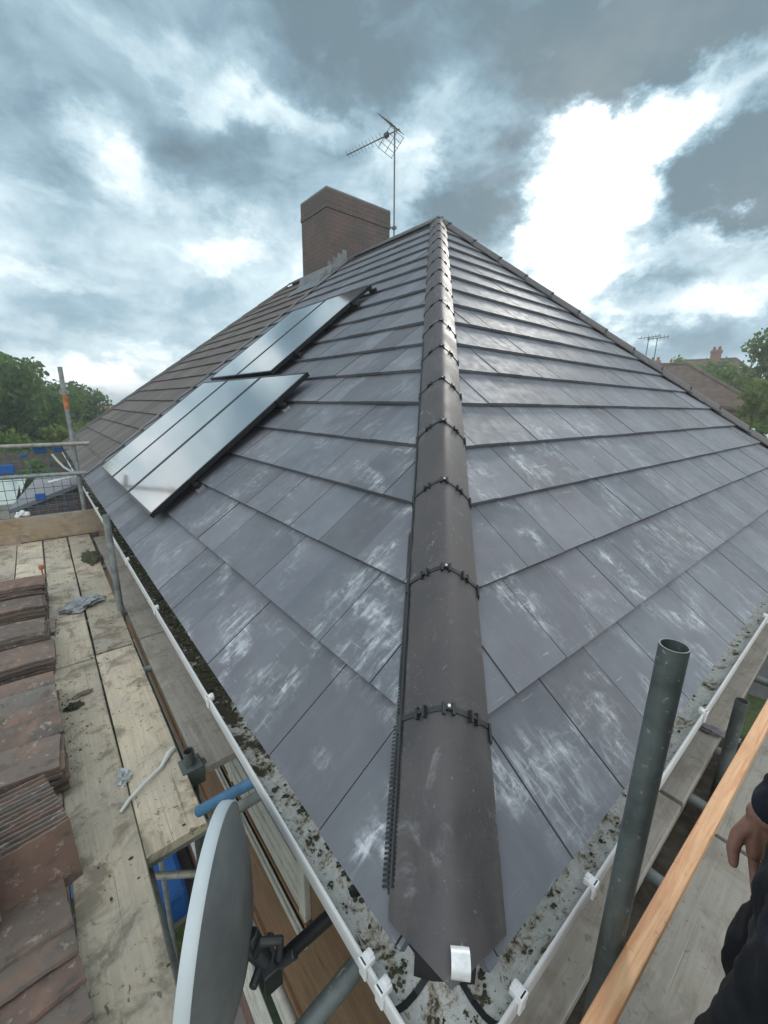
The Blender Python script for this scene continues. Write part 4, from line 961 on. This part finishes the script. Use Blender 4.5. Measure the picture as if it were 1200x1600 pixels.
# ------------------------------------------------------------------ trees and shrubs
def leaf_cloud(blobs, n, size, seed, zlo=None):
    rr = random.Random(seed); m = MB(); tot = sum(b[3]**2 for b in blobs)
    for (x, y, z, r_, sq) in blobs:
        k_ = int(n*r_**2/tot)
        for i in range(k_):
            d = Vector((rr.gauss(0, 1), rr.gauss(0, 1), rr.gauss(0, 1))).normalized(); q = r_*(rr.random()**.45)*(1+.28*noise.noise(d*2.2+Vector((x, y, z))))
            c = Vector((x, y, z))+Vector((d.x*q, d.y*q, d.z*q*sq))
            if noise.noise(c*(1.1/max(.6, r_))*1.6+Vector((seed, 0, 0))) < -.22: continue
            a = Vector((rr.gauss(0, 1), rr.gauss(0, 1), rr.gauss(0, .6))).normalized(); b = a.orthogonal().normalized(); s_ = size*rr.uniform(.5, 1.25)
            ang = rr.uniform(0, 6.28); b = (b*cos(ang)+a.cross(b)*sin(ang)); e = a.cross(b)
            tn = min(1, max(0, .5+.9*noise.noise(c*.8)+rr.uniform(-.25, .25)))
            m.face([c+b*s_, c+e*s_*.55+a*s_*.2, c-b*s_*.9, c-e*s_*.55-a*s_*.15], tint=(tn, 0, 0))
    return m
def tree(name, label, x, y, z0, zt, rad, mat, n, size, seed, group='trees in the background', trunk=True, sq=.85):
    t = thing(name, label, 'tree' if trunk else 'shrub', (x, y, z0), group=group); rr = random.Random(seed); H = zt-z0
    blobs = []; cz = z0+H*.62 if trunk else z0+H*.5
    hh = (zt-cz)
    nb = 15
    for i in range(nb):
        a = rr.uniform(0, 6.28); u = rr.uniform(-.85, .9); q = sqrt(max(0, 1-u*u))*rad*rr.uniform(.35, .85)
        blobs.append((x+q*cos(a), y+q*sin(a), cz+u*hh*.85, rad*rr.uniform(.26, .46), sq))
    blobs += [(x, y, cz, rad*.6, 1), (x, y, zt-rad*.3, rad*.32, 1)]
    m = leaf_cloud(blobs, n, size, seed); obj('crown' if trunk else 'foliage', m, M[mat], t)
    b = MB()
    b.path([(x, y, z0-.4), (x+.1, y, z0+H*.2), (x-.05, y+.1, z0+H*.45), (x, y, z0+H*.8)], 0, 9, [.05*rad+.08, .045*rad+.06, .035*rad+.04, .02])
    for i in range(7):
        bl = blobs[i]; p0 = Vector((x, y, z0+H*rr.uniform(.22, .55))); p1 = Vector(bl[:3]); b.path([p0, p0.lerp(p1, .5)+Vector((0, 0, .15)), p1], 0, 6, [.03*rad+.02, .02*rad+.012, .012])
    obj('trunk' if trunk else 'stem', b, M['bark'], t, smooth=60); return t
def at(az_vec, d): return (CAM.x+az_vec[0]*d, CAM.y+az_vec[1]*d)
tree('broadleaf_tree', 'large dark broadleaf tree at the left edge behind the hedge', -1.9, 30, GZ, 3.75, 3.5, 'leaf_dark', 9000, .17, 1)
tree('broadleaf_tree', 'rounder dark tree behind the far scaffold upright', 2.2, 44, GZ, 2.65, 3.0, 'leaf_dark', 6500, .2, 2, sq=.75)
tree('broadleaf_tree', 'low dark tree just left of the far upright', -.1, 40, GZ, 2.0, 2.2, 'leaf_dark', 4500, .2, 3)
for i, (x, y, zt, r_, mt, lb) in enumerate(((-1.7, 22, .15, 1.9, 'leaf_mid', 'bright green shrub mass at the left edge above the guard rail'), (.1, 23, .0, 1.8, 'leaf_lite', 'yellow-green shrub behind the top guard rail'), (1.4, 26, .05, 1.6, 'leaf_lite', 'pale green shrub behind the far scaffold upright'), (-.7, 19, -1.0, 1.4, 'leaf_mid', 'low bush above the blue mesh guard'), (.9, 20, -1.1, 1.4, 'leaf_mid', 'low bush beside the brown roof corner'), (-3.2, 25, .6, 2.2, 'leaf_dark', 'dark shrub under the large left tree'), (2.6, 30, -.4, 1.4, 'leaf_mid', 'small bush beyond the brown roof edge'))):
    tree('shrub', lb, x, y, GZ, zt, r_, mt, 4200, .13, 10+i, 'shrubs behind the left platform', False, .9)
def right(az, d, zt, rad, mt, n, size, seed, lb, **k):
    x, y = CAM.x+cos(R(az))*d, CAM.y+sin(R(az))*d; tree('broadleaf_tree', lb, x, y, gz(x, y), zt, rad, mt, n, size, seed, **k)
right(9.6, 27, 4.75, 2.7, 'leaf_mid', 8000, .15, 31, 'tall leafy tree at the right edge of the picture')
right(12.6, 33, 4.0, 2.7, 'leaf_dark', 6000, .17, 32, 'dark tree between the two far roofs on the right')
right(9.6, 19, 2.1, 1.35, 'leaf_lite', 5000, .11, 33, 'bright green small tree beside the brick gable on the right')
right(16.8, 36, 4.6, 1.5, 'leaf_mid', 3000, .16, 34, 'small round tree above the brown hipped roof')
right(14.6, 34, 3.9, 1.6, 'leaf_mid', 3000, .16, 35, 'second small tree behind the brown hipped roof')
right(8.6, 15, .75, .8, 'leaf_dark', 3500, .09, 36, 'dark hedge bush beside the white caravan')
# far wood line on the horizon
m = MB(); rr = random.Random(77); bl = []
for i in range(150):
    az = rr.uniform(-30, 140); d = rr.uniform(130, 190); bl.append((CAM.x+cos(R(az))*d, CAM.y+sin(R(az))*d, GZ+rr.uniform(1.5, 4.2), rr.uniform(3, 6), .7))
fw_ = obj('far_wood', leaf_cloud(bl, 15000, .9, 78), M['leaf_dark'], None); fw_['kind'] = 'stuff'; tag(fw_, 'far line of woodland along the horizon', 'woodland')

# ------------------------------------------------------------------ houses and things beyond
def hip_house(name, label, cx, cy, rz, w, d, z0, ze, zr, roof, wall, ridge=.4, chim=None, grp='houses in the background'):
    t = thing(name, label, 'house', (cx, cy, z0), (0, 0, rz), grp); H = ze-z0; RH = zr-z0
    b = MB(); b.box(-w/2+.25, w/2-.25, -d/2+.25, d/2-.25, -.6, H-.05); wl_ = obj('wall', b, wall, t, loc=(0, 0, 0))
    r_ = MB(); a, c = w/2, d/2; k_ = w*ridge/2
    e = [(-a, -c, H), (a, -c, H), (a, c, H), (-a, c, H)]; p, q = (-k_, 0, RH), (k_, 0, RH)
    r_.face([e[0], e[1], q, p]); r_.face([e[1], e[2], q]); r_.face([e[2], e[3], p, q]); r_.face([e[3], e[0], p]); r_.face(e[::-1])
    for i in range(4):
        u_, v_ = e[i], e[(i+1) % 4]; r_.face([u_, (u_[0], u_[1], H-.14), (v_[0], v_[1], H-.14), v_])
    rf = obj('roof', r_, roof, t, loc=(0, 0, 0))
    for pa, pb in ((e[0], p), (e[3], p), (e[1], q), (e[2], q), (p, q)):
        rr_ = MB(); rr_.tube(pa, pb, .09, 8); obj('ridge', rr_, roof, rf, loc=(0, 0, 0))
    for sx in (-.27, .27):
        for fl_ in (0, 1):
            zb = .9+2.6*fl_
            if zb+1.2 < H:
                f_ = MB(); y0 = -d/2+.25
                f_.box(sx*w-.7, sx*w+.7, y0-.05, y0-.001, zb, zb+1.2); wd = obj('window', f_, M['white'], t, loc=(0, 0, 0)); g_ = MB(); g_.box(sx*w-.62, sx*w+.62, y0-.06, y0-.051, zb+.08, zb+1.12); obj('pane', g_, M['glass'], wd, loc=(0, 0, 0))
    if chim:
        c_ = MB(); c_.box(chim-.35, chim+.35, -.3, .3, H, RH+.7); c_.box(chim-.4, chim+.4, -.35, .35, RH+.5, RH+.6); ck = obj('chimney', c_, wall, rf, loc=(0, 0, 0))
        for s_ in (-.17, .17):
            pt_ = MB(); pt_.tube((chim+s_, 0, RH+.7), (chim+s_, 0, RH+.95), .1, 10, .15); obj('chimney_pot', pt_, M['red_roof'], rf, loc=(0, 0, 0))
    return t
def polar(az, d): return CAM.x+cos(R(az))*d, CAM.y+sin(R(az))*d
def rhouse(az, d, rz, w, dd, ze, zr, roof, wall, lb, **k):
    x, y = polar(az, d); return hip_house('background_house', lb, x, y, R(rz), w, dd, gz(x, y), ze, zr, roof, wall, **k)
rhouse(20.6, 25.5, 110.8, 9.2, 6.0, 1.25, 3.2, M['far_brown_roof'], M['far_brick'], 'brick house with a brown hipped roof beyond the right slope', ridge=.46)
rhouse(14.2, 44, 104, 9, 8, 2.2, 5.0, M['far_brown_roof'], M['far_brick'], 'far house whose brown roof shows above the trees on the right', chim=-.5)
rhouse(19.4, 40, 108, 8, 7, 1.2, 4.0, M['far_brown_roof'], M['far_brick'], 'far house hidden by the slope with only its chimney and aerial showing', chim=-.4)
x, y = polar(19.4, 40)
t = thing('roof_aerial', 'thin tv aerials on the far chimney above the right hip', 'aerial', (x, y, 5.0), group=None); m = MB()
for s_, hh in ((-.35, 1.35), (.35, 1.5)):
    m.tube((s_*.35, s_, -.3), (s_*.35, s_, hh), .03, 6); m.tube((s_*.35, s_-.75, hh), (s_*.35, s_+.75, hh-.05), .025, 6)
    for i in range(6): m.tube((s_*.35, s_-.7+.25*i, hh-.16), (s_*.35, s_-.7+.25*i, hh+.16), .015, 5)
obj('antenna', m, M['black_metal'], t, loc=(0, 0, 0))
for i, (x, y, w, ze, zr, rf, lb) in enumerate(((5.2, 62, 9, -2.0, -.1, 'red_roof', 'red-roofed house in the distance right of the far upright'), (3.6, 52, 6, -2.2, -.6, 'far_brown_roof', 'brown-roofed bungalow in the distance by the far upright'), (11, 82, 12, -1.8, .3, 'red_roof', 'distant red-roofed house just above the brown roof edge'))):
    hip_house('background_house', lb, x, y, R(8*i), w, 6, GZ, ze, zr, M[rf], M['render'], ridge=.6)
# neighbour's low extension with grey felt roof beyond the end plank
ex = thing('brick_extension', 'low purple-brick extension with a grey sloping roof below the end of the platform', 'extension', (-.6, 13, GZ))
m = MB(); m.grid([[(-1.04, 14.9, GZ-.4), (-1.04, 14.9, -1.2)], [(-1.04, 10.86, GZ-.4), (-1.04, 10.86, -1.16)], [(.29, 10.86, GZ-.4), (.29, 10.86, -.70)], [(.29, 14.9, GZ-.4), (.29, 14.9, -1.1)]]); obj('wall', m, M['purple_brick'], ex)
m = MB(); rows = [[(-1.12, 10.8, -1.09), (.29, 10.8, -.61)], [(-.64, 15, -1.06), (.29, 15, -1.0)]]
m.grid(rows); m.grid([[(x, y, z-.09) for x, y, z in r_][::-1] for r_ in rows]); m.grid([[(x, y, z-.09) for x, y, z in rows[0]], rows[0]]); m.face([(-1.12, 10.8, -1.18), (-1.12, 10.8, -1.09), (-.64, 15, -1.06), (-.64, 15, -1.15)])
obj('roof', m, M['felt'], ex)
gh = thing('greenhouse', 'pale greenhouse roof seen through the mesh guard', 'greenhouse', (-4.6, 17, GZ))
m = MB(); m.face([(-5.4, 15, -1.85), (-1.15, 15.0, -1.75), (-.9, 17, -1.30), (-5.4, 17, -1.25)]); m.face([(-5.4, 17, -1.25), (-.9, 17, -1.30), (-.9, 18.6, -1.9), (-5.4, 18.6, -1.9)]); obj('roof', m, M['pale_roof'], gh)
m = MB(); m.box(-5.3, -1.25, 15.2, 18.4, GZ-.3, -1.92); obj('wall', m, M['render'], gh)
m = MB()
for i in range(9): m.tube((-5.4+.52*i, 15.02, -1.83), (-5.4+.53*i, 17, -1.24), .025, 5)
obj('glazing_bar', m, M['alu'], gh)
fnc = thing('garden_fence', 'brown garden fence beyond the extension', 'fence', (-4, 20, GZ)); m = MB()
for i in range(60): m.box(-9+.2*i, -9+.2*i+.185, 20.0, 20.03, GZ-.2, -.82+.02*sin(i*2.1))
obj('boards', m, M['fence'], fnc); m = MB(); m.box(-9, 3, 20.03, 20.07, -2.75, -2.65); m.box(-9, 3, 20.03, 20.07, -4.4, -4.3); obj('rail', m, M['fence'], fnc)
# things below the gap beside the dish
m = MB(); m.box(-1.3, .15, 3.9, 5.8, GZ+.31, GZ+.75); tag(obj('blue_tarpaulin', m, M['blue'], None, bevel=.06), 'blue tarpaulin bundle on the ground below the boards', 'tarpaulin')
m = MB(); m.box(-1.6, .1, 2.1, 3.85, GZ+.31, GZ+.33); struct('grass_patch', m, M['ground'])
# caravan and lean-to roof at the far right
x, y = polar(9.9, 17); cv = thing('caravan', 'white caravan parked beyond the right hip', 'caravan', (x, y, gz(x, y)), (0, 0, R(12)))
zt = .55-gz(x, y); m = MB(); ring = []
prf = [(-.9, zt-1.9), (-.95, zt-.9), (-.8, zt-.18), (-.5, zt), (.5, zt), (.8, zt-.18), (.95, zt-.9), (.9, zt-1.9)]
m.grid([[(a, yy*1.0, b) for a, b in prf] for yy in (-.62, .62)], True); m.face([(a, -.62, b) for a, b in prf]); m.face([(a, .62, b) for a, b in prf][::-1]); obj('body', m, M['caravan'], cv, loc=(0, 0, 0), bevel=.05)
m = MB(); m.box(-.97, -.935, -.4, .4, zt-1.0, zt-.5); obj('window', m, M['glass'], cv, loc=(0, 0, 0))
for s_ in (-1, 1):
    m = MB(); m.tube((s_*.8, 0, zt-2.2), (s_*.95, 0, zt-2.2), .3, 16); obj('wheel', m, M['black_plastic'], cv, loc=(0, 0, 0))
m = MB(); m.box(-.8, .8, -.6, .6, zt-2.6, zt-1.9); obj('chassis', m, M['black_metal'], cv, loc=(0, 0, 0))
x, y = polar(7.8, 12.5); sh = thing('lean_to_shed', 'grey roofed lean-to at the right edge below the hip', 'shed', (x, y, gz(x, y)), (0, 0, R(8)))
zt = .62-gz(x, y); m = MB(); m.box(-1.0, 1.0, -1.3, .55, -.3, zt-.4); obj('wall', m, M['felt'], sh, loc=(0, 0, 0))
m = MB(); m.box(-1.15, 1.15, -1.5, .7, -.05, .03, Matrix.Translation((0, 0, zt-.2)) @ Matrix.Rotation(R(6), 4, 'Y')); obj('roof', m, M['pale_roof'], sh, loc=(0, 0, 0))

# ------------------------------------------------------------------ thin haze, added to lift far tones like lens-flare veil
m = MB(); m.box(-725, 725, -725, 725, GZ-3.6, 8.5)
hm = bpy.data.materials.new('haze_veil'); hm.use_nodes = True; hn = hm.node_tree; hn.nodes.clear()
ho = hn.nodes.new('ShaderNodeOutputMaterial'); hv = hn.nodes.new('ShaderNodeVolumePrincipled')
hv.inputs['Color'].default_value = (.86, .93, .96, 1); hv.inputs['Density'].default_value = .0030; hv.inputs['Anisotropy'].default_value = .45
hn.links.new(hv.outputs[0], ho.inputs['Volume'])
hz = struct('haze', m, hm, kind='stuff'); tag(hz, 'thin pale haze over the gardens, added to lift far tones like lens flare', 'haze')
